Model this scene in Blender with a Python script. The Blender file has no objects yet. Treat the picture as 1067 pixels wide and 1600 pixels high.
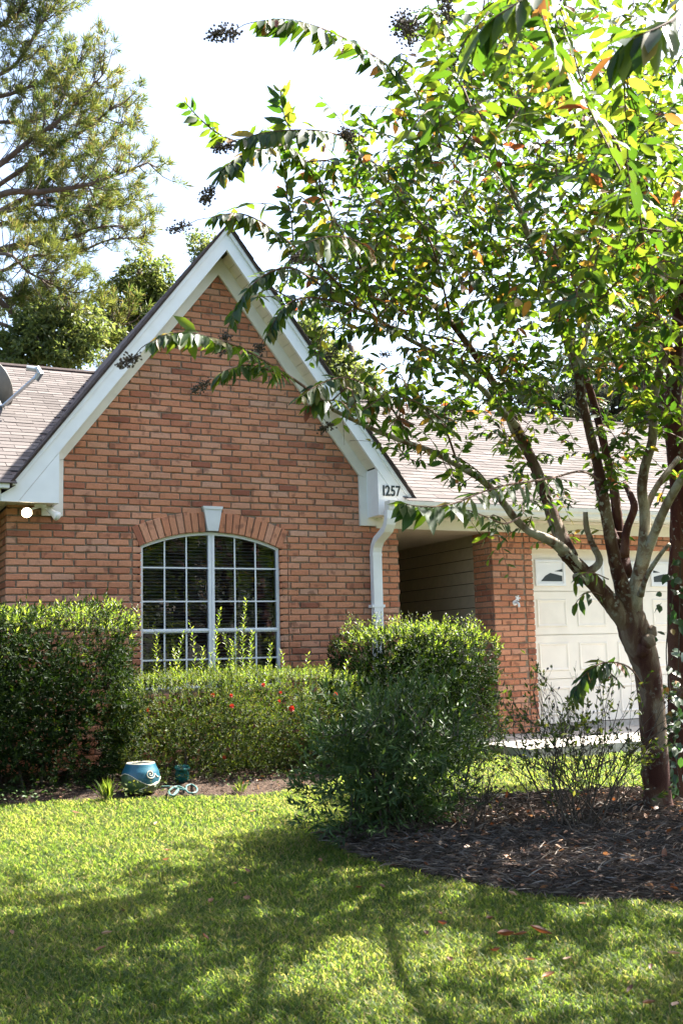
import bpy, math, random
import numpy as np
from mathutils import Vector, Matrix
rng = np.random.default_rng(7)
random.seed(7)
S = bpy.context.scene
# ------------------------------------------------------------------ camera
cam = bpy.data.cameras.new('camera'); cam_o = bpy.data.objects.new('camera', cam)
S.collection.objects.link(cam_o); S.camera = cam_o
F = 1666.44
YAW, PITCH, ROLL = [math.radians(a) for a in (25.5676, 7.4463, -1.4135)]
cy, sy = math.cos(YAW), math.sin(YAW)
fw = np.array([sy*math.cos(PITCH), cy*math.cos(PITCH), math.sin(PITCH)])
rt = np.array([cy, -sy, 0.0]); up = np.cross(rt, fw)
rt2 = math.cos(ROLL)*rt + math.sin(ROLL)*up
up2 = -math.sin(ROLL)*rt + math.cos(ROLL)*up
cam_o.matrix_world = Matrix(((rt2[0], up2[0], -fw[0], 0), (rt2[1], up2[1], -fw[1], 0), (rt2[2], up2[2], -fw[2], 0), (0, 0, 0, 1)))
cam.sensor_fit = 'VERTICAL'; cam.sensor_height = 36.0; cam.sensor_width = 24.0
cam.lens = 36.0*F/1600.0
cam.clip_start = 0.05; cam.clip_end = 600
cam.dof.use_dof = True; cam.dof.focus_distance = 9.5; cam.dof.aperture_fstop = 8.0
# ------------------------------------------------------------------ light
SUN = np.array([0.62, 0.09, 0.78]); SUN = SUN/np.linalg.norm(SUN)
w = bpy.data.worlds.new('World'); S.world = w; w.use_nodes = True
nt = w.node_tree; bg = nt.nodes['Background']
sk = nt.nodes.new('ShaderNodeTexSky'); sk.sky_type = 'NISHITA'; sk.sun_disc = False
sk.sun_elevation = math.asin(SUN[2]); sk.sun_rotation = math.atan2(SUN[0], SUN[1])
sk.air_density = 1.0; sk.dust_density = 3.0; sk.ozone_density = 1.0
nt.links.new(sk.outputs[0], bg.inputs[0]); bg.inputs[1].default_value = 0.085
sl = bpy.data.lights.new('sun', 'SUN'); sl.energy = 5.0; sl.angle = math.radians(0.5); sl.color = (1, .95, .86)
so = bpy.data.objects.new('sun', sl); S.collection.objects.link(so); so.location = (20, 4, 25)
so.rotation_euler = Vector(SUN).to_track_quat('Z', 'Y').to_euler()
S.view_settings.view_transform = 'Standard'; S.view_settings.look = 'None'
S.view_settings.exposure = 2.65; S.view_settings.gamma = 1.0
S.cycles.max_bounces = 8; S.cycles.diffuse_bounces = 4; S.cycles.transmission_bounces = 4; S.cycles.transparent_max_bounces = 8
S.cycles.sample_clamp_indirect = 6.0

# ------------------------------------------------------------------ helpers
def ray(px, py):
    c = np.array([(px-533.5)/F, -(py-800)/F, 1.0])
    return c[0]*rt2 + c[1]*up2 + fw
def at(px, py, d): return ray(px, py)*d                 # point at axis depth d
def gz(x, y):
    """height of the lawn"""
    y = np.minimum(np.asarray(y, float), 9.0)
    x = np.asarray(x, float)
    return -1.05-0.045*(9-y) + 0.012*np.sin(1.7*x+.4)*np.sin(1.3*y)
def on_ground(px, py, dz=0.0):
    r = ray(px, py); t = -1.455/(r[2]-.045*r[1])
    for _ in range(6):
        p = r*t; t += (float(gz(p[0], p[1]))+dz-p[2])/r[2]*0.9
    return r*t

def mesh_np(name, V, Fs, mats, tint=None, smooth=False, mi=None):
    """Fs: (M,k) int array or list of such arrays"""
    me = bpy.data.meshes.new(name)
    V = np.asarray(V, np.float32)
    if not isinstance(Fs, list): Fs = [Fs]
    Fs = [np.asarray(f, np.int32) for f in Fs if len(f)]
    me.vertices.add(len(V)); me.vertices.foreach_set('co', V.ravel())
    nl = sum(f.size for f in Fs); npoly = sum(len(f) for f in Fs)
    me.loops.add(nl); me.loops.foreach_set('vertex_index', np.concatenate([f.ravel() for f in Fs]))
    me.polygons.add(npoly)
    tot = np.concatenate([np.full(len(f), f.shape[1], np.int32) for f in Fs])
    st = np.concatenate([[0], np.cumsum(tot)[:-1]]).astype(np.int32)
    me.polygons.foreach_set('loop_start', st); me.polygons.foreach_set('loop_total', tot)
    me.polygons.foreach_set('use_smooth', np.full(npoly, bool(smooth)))
    if mi is not None: me.polygons.foreach_set('material_index', np.asarray(mi, np.int32))
    if not isinstance(mats, (list, tuple)): mats = [mats]
    for m in mats: me.materials.append(m)
    if tint is not None:
        a = me.attributes.new('tint', 'FLOAT', 'POINT'); a.data.foreach_set('value', np.asarray(tint, np.float32))
    me.update(calc_edges=True); me.validate()
    return me
def link(name, me, parent=None, loc=None):
    o = bpy.data.objects.new(name, me); S.collection.objects.link(o)
    if parent is not None: o.parent = parent
    if loc is not None: o.location = loc
    return o
def inst(name, me, parent, M):
    o = bpy.data.objects.new(name, me); S.collection.objects.link(o); o.parent = parent
    o.matrix_local = M
    return o
def tag(o, label, cat, group=None):
    o['label'] = label; o['category'] = cat
    if group: o['group'] = group
    return o
def thing(name, label, cat, group=None, loc=(0, 0, 0)):
    o = bpy.data.objects.new(name, None); S.collection.objects.link(o)
    o.empty_display_size = .1; o.location = loc
    return tag(o, label, cat, group)
def stuff(o): o['kind'] = 'stuff'; return o
def structure(o): o['kind'] = 'structure'; return o

class MB:
    def __init__(s): s.v = []; s.f = {}; s.n = 0; s.m = {}
    def add(s, V, faces, mi=0):
        for f in faces:
            s.f.setdefault(len(f), []).append([i+s.n for i in f]); s.m.setdefault(len(f), []).append(mi)
        s.v += [tuple(map(float, p)) for p in V]; s.n += len(V)
    def box(s, a, b, mi=0):
        x0, y0, z0 = a; x1, y1, z1 = b
        s.add([(x0,y0,z0),(x1,y0,z0),(x1,y1,z0),(x0,y1,z0),(x0,y0,z1),(x1,y0,z1),(x1,y1,z1),(x0,y1,z1)],
              [(0,3,2,1),(4,5,6,7),(0,1,5,4),(1,2,6,5),(2,3,7,6),(3,0,4,7)], mi)
    def hexa(s, P, mi=0):
        s.add(P, [(0,3,2,1),(4,5,6,7),(0,1,5,4),(1,2,6,5),(2,3,7,6),(3,0,4,7)], mi)
    def prism(s, poly, y0, y1, mi=0):
        """poly in (x,z), counter-clockwise seen from the front (-y); extruded along y"""
        n = len(poly)
        V = [(x, y0, z) for x, z in poly]+[(x, y1, z) for x, z in poly]
        s.add(V, [tuple(range(n)), tuple(range(2*n-1, n-1, -1))]+[(i, i+n, (i+1) % n+n, (i+1) % n) for i in range(n)], mi)
    def tube(s, pts, rad, sides=8, mi=0, cap=True, jit=0):
        pts = [np.array(p, float) for p in pts]; n = len(pts)
        if not hasattr(rad, '__len__'): rad = [rad]*n
        V = []; nv = None
        for i in range(n):
            t = pts[min(i+1, n-1)]-pts[max(i-1, 0)]; t = t/(np.linalg.norm(t)+1e-9)
            if nv is None:
                nv = np.cross(t, (0, 0, 1)) if abs(t[2]) < .9 else np.cross(t, (0, 1, 0))
            nv = nv-t*np.dot(nv, t); nv /= np.linalg.norm(nv)+1e-9
            b = np.cross(t, nv)
            for k in range(sides):
                a = 2*math.pi*k/sides; r = rad[i]*(1+(jit*(rng.random()-.5) if jit else 0))
                V.append(pts[i]+r*(math.cos(a)*nv+math.sin(a)*b))
        Fc = []
        for i in range(n-1):
            for k in range(sides):
                k2 = (k+1) % sides
                Fc.append((i*sides+k, i*sides+k2, (i+1)*sides+k2, (i+1)*sides+k))
        if cap: Fc += [tuple(range(sides-1, -1, -1)), tuple(range((n-1)*sides, n*sides))]
        s.add(V, Fc, mi)
    def sweep(s, pts, prof, side=(1, 0, 0), mi=0):
        """sweep an (a,b) profile: a along side, b along tangent x side"""
        pts = [np.array(p, float) for p in pts]; n = len(pts); sd = np.array(side, float); m = len(prof); V = []
        for i in range(n):
            d0 = pts[i]-pts[max(i-1, 0)]; d1 = pts[min(i+1, n-1)]-pts[i]
            d0 = d0/(np.linalg.norm(d0)+1e-9); d1 = d1/(np.linalg.norm(d1)+1e-9)
            if i == 0: d0 = d1
            if i == n-1: d1 = d0
            t = d0+d1; t /= np.linalg.norm(t); k = 1/max(.5, np.dot(t, d1))
            b = np.cross(sd, t)
            for a, c in prof: V.append(pts[i]+a*sd+c*k*b)
        Fc = [(i*m+j, (i+1)*m+j, (i+1)*m+(j+1) % m, i*m+(j+1) % m) for i in range(n-1) for j in range(m)]
        Fc += [tuple(range(m)), tuple(range(n*m-1, (n-1)*m-1, -1))]
        s.add(V, Fc, mi)
    def lathe(s, prof, n=24, c=(0, 0, 0), mi=0, M=None):
        V = []; m = len(prof)
        for r, z in prof:
            for k in range(n):
                a = 2*math.pi*k/n; p = Vector((r*math.cos(a), r*math.sin(a), z))
                if M is not None: p = M @ p
                V.append((p[0]+c[0], p[1]+c[1], p[2]+c[2]))
        s.add(V, [(i*n+k, i*n+(k+1) % n, (i+1)*n+(k+1) % n, (i+1)*n+k) for i in range(m-1) for k in range(n)], mi)
    def mesh(s, name, mats, smooth=False, tint=None):
        ks = sorted(s.f)
        mi = np.concatenate([s.m[k] for k in ks])
        return mesh_np(name, np.array(s.v), [np.array(s.f[k]) for k in ks], mats, smooth=smooth, mi=mi, tint=tint)
    def build(s, name, mats, parent=None, smooth=False):
        return link(name, s.mesh(name, mats, smooth), parent)

# ------------------------------------------------------------------ materials
def mat(name):
    m = bpy.data.materials.new(name); m.use_nodes = True
    return m, m.node_tree.nodes, m.node_tree.links, m.node_tree.nodes['Principled BSDF']
def ramp(N, stops, interp='LINEAR'):
    r = N.new('ShaderNodeValToRGB'); cr = r.color_ramp; cr.interpolation = interp
    while len(cr.elements) < len(stops): cr.elements.new(.5)
    for e, (p, c) in zip(cr.elements, stops): e.position = p; e.color = (*c, 1)
    return r
def noise(N, L, scale, detail=4, coord='Object', rough=.6, dist=0):
    tc = N.new('ShaderNodeTexCoord'); n = N.new('ShaderNodeTexNoise')
    n.inputs['Scale'].default_value = scale; n.inputs['Detail'].default_value = detail
    n.inputs['Roughness'].default_value = rough; n.inputs['Distortion'].default_value = dist
    L.new(tc.outputs[coord], n.inputs['Vector']); return n
def math_n(N, L, op, a, b):
    m = N.new('ShaderNodeMath'); m.operation = op
    for i, v in enumerate((a, b)):
        if isinstance(v, (int, float)): m.inputs[i].default_value = v
        else: L.new(v, m.inputs[i])
    return m.outputs[0]
def mixc(N, L, f, a, b, mode='MIX'):
    m = N.new('ShaderNodeMix'); m.data_type = 'RGBA'; m.blend_type = mode
    for s, v in ((m.inputs[0], f), (m.inputs[6], a), (m.inputs[7], b)):
        if isinstance(v, (int, float)): s.default_value = v
        elif isinstance(v, tuple): s.default_value = (*v, 1)
        else: L.new(v, s)
    return m.outputs[2]
def bump(N, L, h, bs, strength=.3, dist=.01):
    b = N.new('ShaderNodeBump'); b.inputs['Strength'].default_value = strength; b.inputs['Distance'].default_value = dist
    L.new(h, b.inputs['Height']); L.new(b.outputs[0], bs.inputs['Normal'])
def world_noise(N, L, scale, detail=4):
    g = N.new('ShaderNodeNewGeometry'); n = N.new('ShaderNodeTexNoise')
    n.inputs['Scale'].default_value = scale; n.inputs['Detail'].default_value = detail
    L.new(g.outputs['Position'], n.inputs['Vector']); return n
def rnd(N, L):
    """0..1, different for every separate piece"""
    g = N.new('ShaderNodeNewGeometry'); oi = N.new('ShaderNodeObjectInfo')
    return math_n(N, L, 'FRACT', math_n(N, L, 'ADD', g.outputs['Random Per Island'], oi.outputs['Random']), 0)

def brick_material():
    m, N, L, b = mat('brick')
    r = ramp(N, [(0, (.34, .12, .075)), (.05, (.50, .19, .11)), (.12, (.58, .235, .135)), (.3, (.63, .26, .145)), (.55, (.68, .295, .165)), (.8, (.70, .325, .195)), (1, (.65, .355, .24))])
    L.new(rnd(N, L), r.inputs[0])
    n = world_noise(N, L, 55, 5); n2 = world_noise(N, L, 9, 3)
    c = mixc(N, L, 1.0, r.outputs[0], n.outputs[0], 'MULTIPLY')
    c = mixc(N, L, .35, r.outputs[0], c)
    f = ramp(N, [(.57, (0, 0, 0)), (.66, (1, 1, 1))]); L.new(n2.outputs[0], f.inputs[0])
    c = mixc(N, L, math_n(N, L, 'MULTIPLY', f.outputs[0], .6), c, (.17, .075, .05))
    n5 = world_noise(N, L, 1.1, 3); f5 = ramp(N, [(.36, (.84, .83, .82)), (.58, (1, 1, 1))]); L.new(n5.outputs[0], f5.inputs[0])
    c = mixc(N, L, 1.0, c, f5.outputs[0], 'MULTIPLY')
    L.new(c, b.inputs['Base Color']); b.inputs['Roughness'].default_value = .9
    b.inputs['Specular IOR Level'].default_value = .2
    bump(N, L, n.outputs[0], b, .5, .006); return m
def simple(name, col, rough=.6, nscale=20, var=.12, bumps=0.0, spec=.4, metal=0, dirt=None):
    m, N, L, b = mat(name)
    n = world_noise(N, L, nscale, 5)
    lo = tuple(c*(1-var) for c in col); hi = tuple(min(1, c*(1+var)) for c in col)
    r = ramp(N, [(.3, lo), (.7, hi)]); L.new(n.outputs[0], r.inputs[0]); c = r.outputs[0]
    if dirt:
        n2 = world_noise(N, L, dirt[1], 6); f = ramp(N, [(dirt[2], (0, 0, 0)), (dirt[2]+.18, (1, 1, 1))]); L.new(n2.outputs[0], f.inputs[0])
        c = mixc(N, L, math_n(N, L, 'MULTIPLY', f.outputs[0], dirt[3]), c, dirt[0])
    L.new(c, b.inputs['Base Color']); b.inputs['Roughness'].default_value = rough
    b.inputs['Specular IOR Level'].default_value = spec; b.inputs['Metallic'].default_value = metal
    if bumps: bump(N, L, n.outputs[0], b, bumps, .01)
    return m
def leaf_material(name, stops, trans, tf=.45, rough=.38, spec=.5):
    """stops: colour over a per-leaf value; trans: colour light takes on going through"""
    m, N, L, b = mat(name)
    a = N.new('ShaderNodeAttribute'); a.attribute_name = 'tint'
    oi = N.new('ShaderNodeObjectInfo')
    v = math_n(N, L, 'FRACT', math_n(N, L, 'ADD', a.outputs['Fac'], oi.outputs['Random']), 0)
    r = ramp(N, stops); L.new(v, r.inputs[0])
    n = world_noise(N, L, 60, 2)
    c = mixc(N, L, n.outputs[0], mixc(N, L, .35, r.outputs[0], (.02, .03, .005)), r.outputs[0])
    L.new(c, b.inputs['Base Color']); b.inputs['Roughness'].default_value = rough; b.inputs['Specular IOR Level'].default_value = spec
    t = N.new('ShaderNodeBsdfTranslucent')
    tr = ramp(N, [(p, k) for (p, _), k in zip(stops, trans)]); L.new(v, tr.inputs[0]); L.new(tr.outputs[0], t.inputs[0])
    mx = N.new('ShaderNodeMixShader'); mx.inputs[0].default_value = tf
    L.new(b.outputs[0], mx.inputs[1]); L.new(t.outputs[0], mx.inputs[2])
    L.new(mx.outputs[0], N['Material Output'].inputs[0]); return m
def bark_material(name, dark, mid, pale, scale=5, plo=.5):
    m, N, L, b = mat(name)
    tc = N.new('ShaderNodeTexCoord'); mp = N.new('ShaderNodeMapping'); mp.inputs['Scale'].default_value = (1.6, 1.6, .55)
    L.new(tc.outputs['Object'], mp.inputs[0])
    n = N.new('ShaderNodeTexNoise'); n.inputs['Scale'].default_value = scale; n.inputs['Detail'].default_value = 3; n.inputs['Distortion'].default_value = .6
    L.new(mp.outputs[0], n.inputs['Vector'])
    r = ramp(N, [(.40, dark), (.5, mid), (.53, mid), (.60, pale)]); L.new(n.outputs[0], r.inputs[0])
    n2 = world_noise(N, L, 38, 5); f = ramp(N, [(plo+.04, (0, 0, 0)), (plo+.12, (1, 1, 1))]); L.new(n2.outputs[0], f.inputs[0])
    n3 = world_noise(N, L, 3.5, 3); f3 = ramp(N, [(.45, (0, 0, 0)), (.62, (1, 1, 1))]); L.new(n3.outputs[0], f3.inputs[0])
    c = mixc(N, L, math_n(N, L, 'MULTIPLY', f.outputs[0], f3.outputs[0]), r.outputs[0], (.42, .42, .36))
    n4 = world_noise(N, L, 120, 4); c = mixc(N, L, .5, c, mixc(N, L, 1.0, c, n4.outputs[0], 'MULTIPLY'))
    L.new(c, b.inputs['Base Color']); b.inputs['Roughness'].default_value = .75; b.inputs['Specular IOR Level'].default_value = .25
    bump(N, L, n4.outputs[0], b, .4, .008); return m

M_brick = brick_material()
M_mortar = simple('mortar', (.235, .18, .13), .95, 70, .25, .5, .1)
M_white = simple('white_trim', (.80, .80, .79), .5, 6, .04, 0, .4, dirt=((.55, .53, .47), 4, .58, .25))
M_cream = simple('cream_soffit', (.74, .68, .56), .6, 8, .06, 0, .3)
M_frieze = simple('cream_frieze', (.76, .73, .66), .55, 5, .05, 0, .3, dirt=((.5, .46, .38), 6, .6, .3))
M_groove = simple('groove_shadow_gap', (.10, .09, .07), .9)
M_gdoor = simple('garage_door_paint', (.86, .79, .69), .5, 4, .04, 0, .35, dirt=((.55, .48, .40), 2.5, .55, .2))
M_gwhite = simple('insert_white', (.82, .82, .82), .4, 5, .03)
M_siding = simple('siding_paint', (.46, .37, .265), .7, 12, .08)
M_lap_shade = simple('siding_lap_shade', (.03, .025, .02), .8)  # near-black colour standing in for contact shade under the laps
M_conc = simple('concrete', (.46, .42, .37), .9, 14, .22, .3, .2, dirt=((.12, .10, .085), 2.2, .5, .6))
M_metal = simple('galvanised_metal', (.42, .44, .46), .45, 20, .15, 0, .5, .6)
M_dish = simple('dish_paint', (.16, .145, .125), .6, 15, .1)
M_black = simple('black_enamel', (.02, .03, .03), .45, 20, .1)
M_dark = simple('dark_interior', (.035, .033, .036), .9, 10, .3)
M_blind = simple('blind_slat', (.42, .42, .44), .5, 10, .1)
M_roofedge = simple('roof_edge', (.075, .055, .05), .9, 40, .3, .3)
def shingle_material():
    m, N, L, b = mat('shingle')
    r = ramp(N, [(0, (.10, .086, .080)), (.5, (.142, .124, .116)), (1, (.182, .16, .15))]); L.new(rnd(N, L), r.inputs[0])
    n = world_noise(N, L, 160, 3); n2 = world_noise(N, L, 1.6, 4)
    c = mixc(N, L, .55, r.outputs[0], mixc(N, L, 1.0, r.outputs[0], n.outputs[0], 'MULTIPLY'))
    f = ramp(N, [(.42, (0, 0, 0)), (.7, (1, 1, 1))]); L.new(n2.outputs[0], f.inputs[0])
    c = mixc(N, L, math_n(N, L, 'MULTIPLY', f.outputs[0], .4), c, (.12, .10, .095))
    L.new(c, b.inputs['Base Color']); b.inputs['Roughness'].default_value = .95; b.inputs['Specular IOR Level'].default_value = .15
    bump(N, L, n.outputs[0], b, .5, .004); return m
M_shingle = shingle_material()
def glass_material():
    m, N, L, b = mat('window_glass'); N.remove(b)
    tr = N.new('ShaderNodeBsdfTransparent'); tr.inputs[0].default_value = (.55, .57, .6, 1)
    gl = N.new('ShaderNodeBsdfGlossy'); gl.inputs['Roughness'].default_value = .015; gl.inputs[0].default_value = (.9, .9, 1, 1)
    fr = N.new('ShaderNodeFresnel'); fr.inputs[0].default_value = 1.5
    n = world_noise(N, L, 5, 2); bp = N.new('ShaderNodeBump'); bp.inputs['Strength'].default_value = .12; bp.inputs['Distance'].default_value = .02
    L.new(n.outputs[0], bp.inputs['Height']); L.new(bp.outputs[0], gl.inputs['Normal'])
    mx = N.new('ShaderNodeMixShader'); L.new(math_n(N, L, 'MULTIPLY', fr.outputs[0], 2.0), mx.inputs[0]); L.new(tr.outputs[0], mx.inputs[1]); L.new(gl.outputs[0], mx.inputs[2])
    L.new(mx.outputs[0], N['Material Output'].inputs[0]); return m
M_glass = glass_material()
def emis(name, col, s):
    m, N, L, b = mat(name); b.inputs['Base Color'].default_value = (.9, .9, .85, 1)
    b.inputs['Emission Color'].default_value = (*col, 1); b.inputs['Emission Strength'].default_value = s; return m
M_lamp = emis('lit_lamp_lens', (1, .80, .52), 6.0)

G1, G2, G3 = (.022, .062, .014), (.035, .085, .016), (.065, .125, .018)
M_myrtle = leaf_material('myrtle_leaf', [(0, (.010, .034, .012)), (.3, (.017, .048, .012)), (.6, (.03, .063, .012)), (.90, (.055, .085, .014)), (.95, (.15, .11, .02)), (.975, (.26, .11, .03)), (1, (.20, .05, .03))],
    [(.06, .15, .010), (.11, .22, .012), (.21, .33, .016), (.32, .42, .03), (.58, .42, .04), (.55, .25, .05), (.35, .08, .03)], .37, .5, .28)
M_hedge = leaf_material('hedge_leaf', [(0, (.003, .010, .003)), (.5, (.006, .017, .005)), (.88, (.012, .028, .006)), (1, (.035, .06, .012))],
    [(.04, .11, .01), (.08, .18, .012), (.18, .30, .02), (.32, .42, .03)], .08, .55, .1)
M_yaupon = leaf_material('pale_shrub_leaf', [(0, (.014, .032, .008)), (.4, (.03, .055, .011)), (.85, (.065, .085, .018)), (1, (.11, .11, .03))],
    [(.08, .16, .012), (.18, .28, .02), (.36, .42, .04), (.45, .42, .06)], .20, .55, .22)
M_sunlit_tip = leaf_material('sunlit_tip_leaf', [(0, (.04, .08, .014)), (.5, (.075, .12, .02)), (1, (.14, .17, .04))],
    [(.20, .34, .02), (.34, .48, .03), (.5, .58, .07)], .42, .42, .35)  # brighter leaf colour imitating sun on hedge tops and shoots
M_darkleaf = leaf_material('dark_shrub_leaf', [(0, (.022, .048, .016)), (.5, (.045, .085, .024)), (.9, (.07, .115, .03)), (1, (.10, .14, .04))],
    [(.05, .12, .015), (.09, .18, .02), (.15, .25, .03), (.22, .3, .04)], .13, .48, .25)
M_ivy = leaf_material('ivy_leaf', [(0, (.01, .03, .016)), (.6, (.018, .05, .02)), (.93, (.03, .07, .02)), (1, (.35, .14, .03))],
    [(.04, .14, .03), (.08, .22, .03), (.16, .3, .04), (.6, .25, .04)], .25, .35)
M_backleaf = leaf_material('back_tree_leaf', [(0, (.03, .05, .018)), (.5, (.055, .08, .026)), (1, (.12, .135, .05))],
    [(.12, .18, .03), (.22, .28, .05), (.40, .42, .1)], .38, .5, .3)
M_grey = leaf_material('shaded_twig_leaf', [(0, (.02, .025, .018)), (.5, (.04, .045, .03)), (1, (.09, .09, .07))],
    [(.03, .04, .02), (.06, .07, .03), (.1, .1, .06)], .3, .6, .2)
M_pine = leaf_material('pine_needle', [(0, (.028, .05, .018)), (.5, (.056, .082, .026)), (.85, (.11, .125, .036)), (1, (.22, .15, .06))],
    [(.16, .24, .04), (.28, .36, .06), (.42, .45, .08), (.45, .32, .12)], .40, .5, .3)
M_grass = leaf_material('grass_blade', [(0, (.016, .042, .012)), (.45, (.034, .068, .018)), (.85, (.07, .105, .028)), (.95, (.18, .155, .06)), (1, (.26, .21, .10))],
    [(.18, .31, .03), (.34, .46, .05), (.54, .61, .09), (.55, .5, .14), (.55, .43, .17)], .46, .5, .2)
M_bark = bark_material('myrtle_bark', (.07, .022, .016), (.13, .065, .042), (.25, .18, .125))
M_bark2 = bark_material('upper_myrtle_bark', (.15, .08, .055), (.30, .24, .175), (.45, .40, .32), 7, .46)
M_redbark = bark_material('dark_red_bark', (.06, .018, .014), (.10, .03, .022), (.16, .075, .05), 4, .56)
M_twig = simple('twig', (.11, .055, .035), .8, 40, .3)
M_twig2 = simple('grey_twig', (.065, .05, .038), .85, 40, .35)
M_pinebark = simple('pine_bark', (.10, .07, .055), .9, 6, .3, .5)
M_seed = simple('seed_capsule', (.075, .055, .038), .7, 60, .4)
def soil(name, c0, c1, scale):
    m, N, L, b = mat(name)
    n = world_noise(N, L, scale, 8); r = ramp(N, [(.35, c0), (.65, c1)]); L.new(n.outputs[0], r.inputs[0])
    L.new(r.outputs[0], b.inputs['Base Color']); b.inputs['Roughness'].default_value = 1; b.inputs['Specular IOR Level'].default_value = .1
    bump(N, L, n.outputs[0], b, .8, .03); return m
M_lawn = soil('lawn_thatch', (.022, .034, .010), (.06, .07, .024), 40)
M_mulch = soil('mulch', (.035, .024, .018), (.09, .062, .046), 60)
M_straw = leaf_material('straw', [(0, (.045, .033, .03)), (.4, (.095, .073, .064)), (.8, (.17, .135, .118)), (1, (.3, .26, .23))],
    [(.05, .03, .02), (.1, .07, .05), (.15, .1, .08), (.2, .16, .12)], .1, .8, .2)
M_dead = leaf_material('dead_leaf', [(0, (.075, .03, .02)), (.4, (.16, .065, .035)), (.7, (.27, .13, .07)), (1, (.42, .27, .18))],
    [(.2, .06, .02), (.3, .1, .03), (.4, .18, .07), (.45, .3, .15)], .2, .55, .35)

# ------------------------------------------------------------------ leaf builders
T_LEAF = (np.array([(0,0,0),(.28,.36,.05),(.28,0,0),(.28,-.36,.05),(.64,.36,.03),(.64,0,-.03),(.64,-.36,.03),(1,0,-.08)]),
          np.array([(0,2,1,1),(0,3,2,2)]), np.array([(1,2,5,4),(2,3,6,5)]))
T_LEAF_TRI = np.array([(0,2,1),(0,3,2),(4,5,7),(5,6,7)]); T_LEAF_QUAD = np.array([(1,2,5,4),(2,3,6,5)])
T_SM = np.array([(0,0,0),(.45,.38,.06),(1,0,0),(.45,-.38,.06)]); T_SM_TRI = np.array([(0,2,1),(0,3,2)])
def frames(D, N):
    D = D/(np.linalg.norm(D, axis=1, keepdims=True)+1e-9)
    B = np.cross(N, D); B /= np.linalg.norm(B, axis=1, keepdims=True)+1e-9
    N = np.cross(D, B); return D, B, N
def leaf_mesh(name, P, D, N, Ln, Wd, m, tint, full=True):
    P, D, N = np.asarray(P), np.asarray(D), np.asarray(N)
    D, B, N = frames(D, N); T = T_LEAF[0] if full else T_SM
    n, k = len(P), len(T)
    V = P[:, None]+T[None, :, 0:1]*D[:, None]*Ln[:, None, None]+T[None, :, 1:2]*B[:, None]*Wd[:, None, None]+T[None, :, 2:3]*N[:, None]*Ln[:, None, None]
    off = (np.arange(n)*k)[:, None, None]
    if full: Fs = [(T_LEAF_TRI[None]+off).reshape(-1, 3), (T_LEAF_QUAD[None]+off).reshape(-1, 4)]
    else: Fs = [(T_SM_TRI[None]+off).reshape(-1, 3)]
    return mesh_np(name, V.reshape(-1, 3), Fs, m, tint=np.repeat(tint, k), smooth=full)
def unit(n):
    v = rng.normal(size=(n, 3)); return v/np.linalg.norm(v, axis=1, keepdims=True)
class Leaves:
    def __init__(s): s.P = []; s.D = []; s.N = []; s.L = []; s.W = []
    def add(s, p, d, n, l, w_): s.P.append(p); s.D.append(d); s.N.append(n); s.L.append(l); s.W.append(w_)
    def arrays(s): return [np.array(a, float) for a in (s.P, s.D, s.N, s.L, s.W)]
def bez(pts, n):
    """smooth resample of a polyline (Catmull-Rom)"""
    P = [np.array(p, float) for p in pts]; P = [2*P[0]-P[1]]+P+[2*P[-1]-P[-2]]; out = []
    segs = len(P)-3
    for i in range(n):
        u = i/(n-1)*segs; k = min(int(u), segs-1); t = u-k
        a, b, c, d = P[k:k+4]
        out.append(.5*((2*b)+(-a+c)*t+(2*a-5*b+4*c-d)*t*t+(-a+3*b-3*c+d)*t**3))
    return np.array(out)
# ================================================================== ground
def sheet(name, xs, ys, hz, m):
    X, Y = np.meshgrid(xs, ys); Z = hz(X, Y); nx, ny = len(xs), len(ys)
    V = np.stack([X, Y, Z], -1).reshape(-1, 3)
    i = np.arange(nx-1)[None]+np.arange(ny-1)[:, None]*nx
    return structure(link(name, mesh_np(name, V, np.stack([i, i+1, i+nx+1, i+nx], -1).reshape(-1, 4), m, smooth=True)))
xs = np.concatenate([[-300, -80, -30, -12, -6], np.arange(-3, 12, .25), [14, 20, 40, 100, 300]])
ys = np.concatenate([[-300, -80, -30, -14, -6, -2], np.arange(0, 9.01, .25), [10, 14, 30, 80, 300]])
def lawnz(x, y):
    z = gz(x, np.maximum(y, -6)); return z
sheet('lawn', xs, ys, lawnz, M_lawn)

# bed outlines (world x, y)
BED = np.array([on_ground(*p)[:2] for p in ((498, 1308), (520, 1322), (560, 1340), (620, 1356), (690, 1374), (760, 1389), (830, 1400), (900, 1407), (980, 1411), (1067, 1414), (1200, 1420))]
               + [(6.6, 4.2), (7.6, 5.6), (7.0, 6.9)] + [on_ground(*p)[:2] for p in ((1060, 1240), (960, 1240), (860, 1246), (780, 1252), (720, 1258), (640, 1272), (560, 1290))])
HBED = np.array([(-3, 8.55)]+[tuple(on_ground(*p)[:2]) for p in ((0, 1259), (60, 1255), (150, 1252), (250, 1248), (330, 1246), (400, 1244), (450, 1238), (500, 1228), (540, 1215), (640, 1200), (720, 1186))]+[(5.75, 8.85), (5.75, 10.25), (-3, 10.25)])
def inside(P, poly):
    x, y = P[:, 0], P[:, 1]; r = np.zeros(len(P), bool); n = len(poly)
    for i in range(n):
        x0, y0 = poly[i]; x1, y1 = poly[(i+1) % n]
        c = ((y0 > y) != (y1 > y)) & (x < (x1-x0)*(y-y0)/(y1-y0+1e-12)+x0); r ^= c
    return r
def edge_dist(P, poly):
    d = np.full(len(P), 9e9); n = len(poly)
    for i in range(n):
        a = poly[i]; b = poly[(i+1) % n]; ab = b-a; t = np.clip(((P-a)@ab)/(ab@ab+1e-12), 0, 1)
        d = np.minimum(d, np.linalg.norm(P-(a+t[:, None]*ab), axis=1))
    return d
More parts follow.
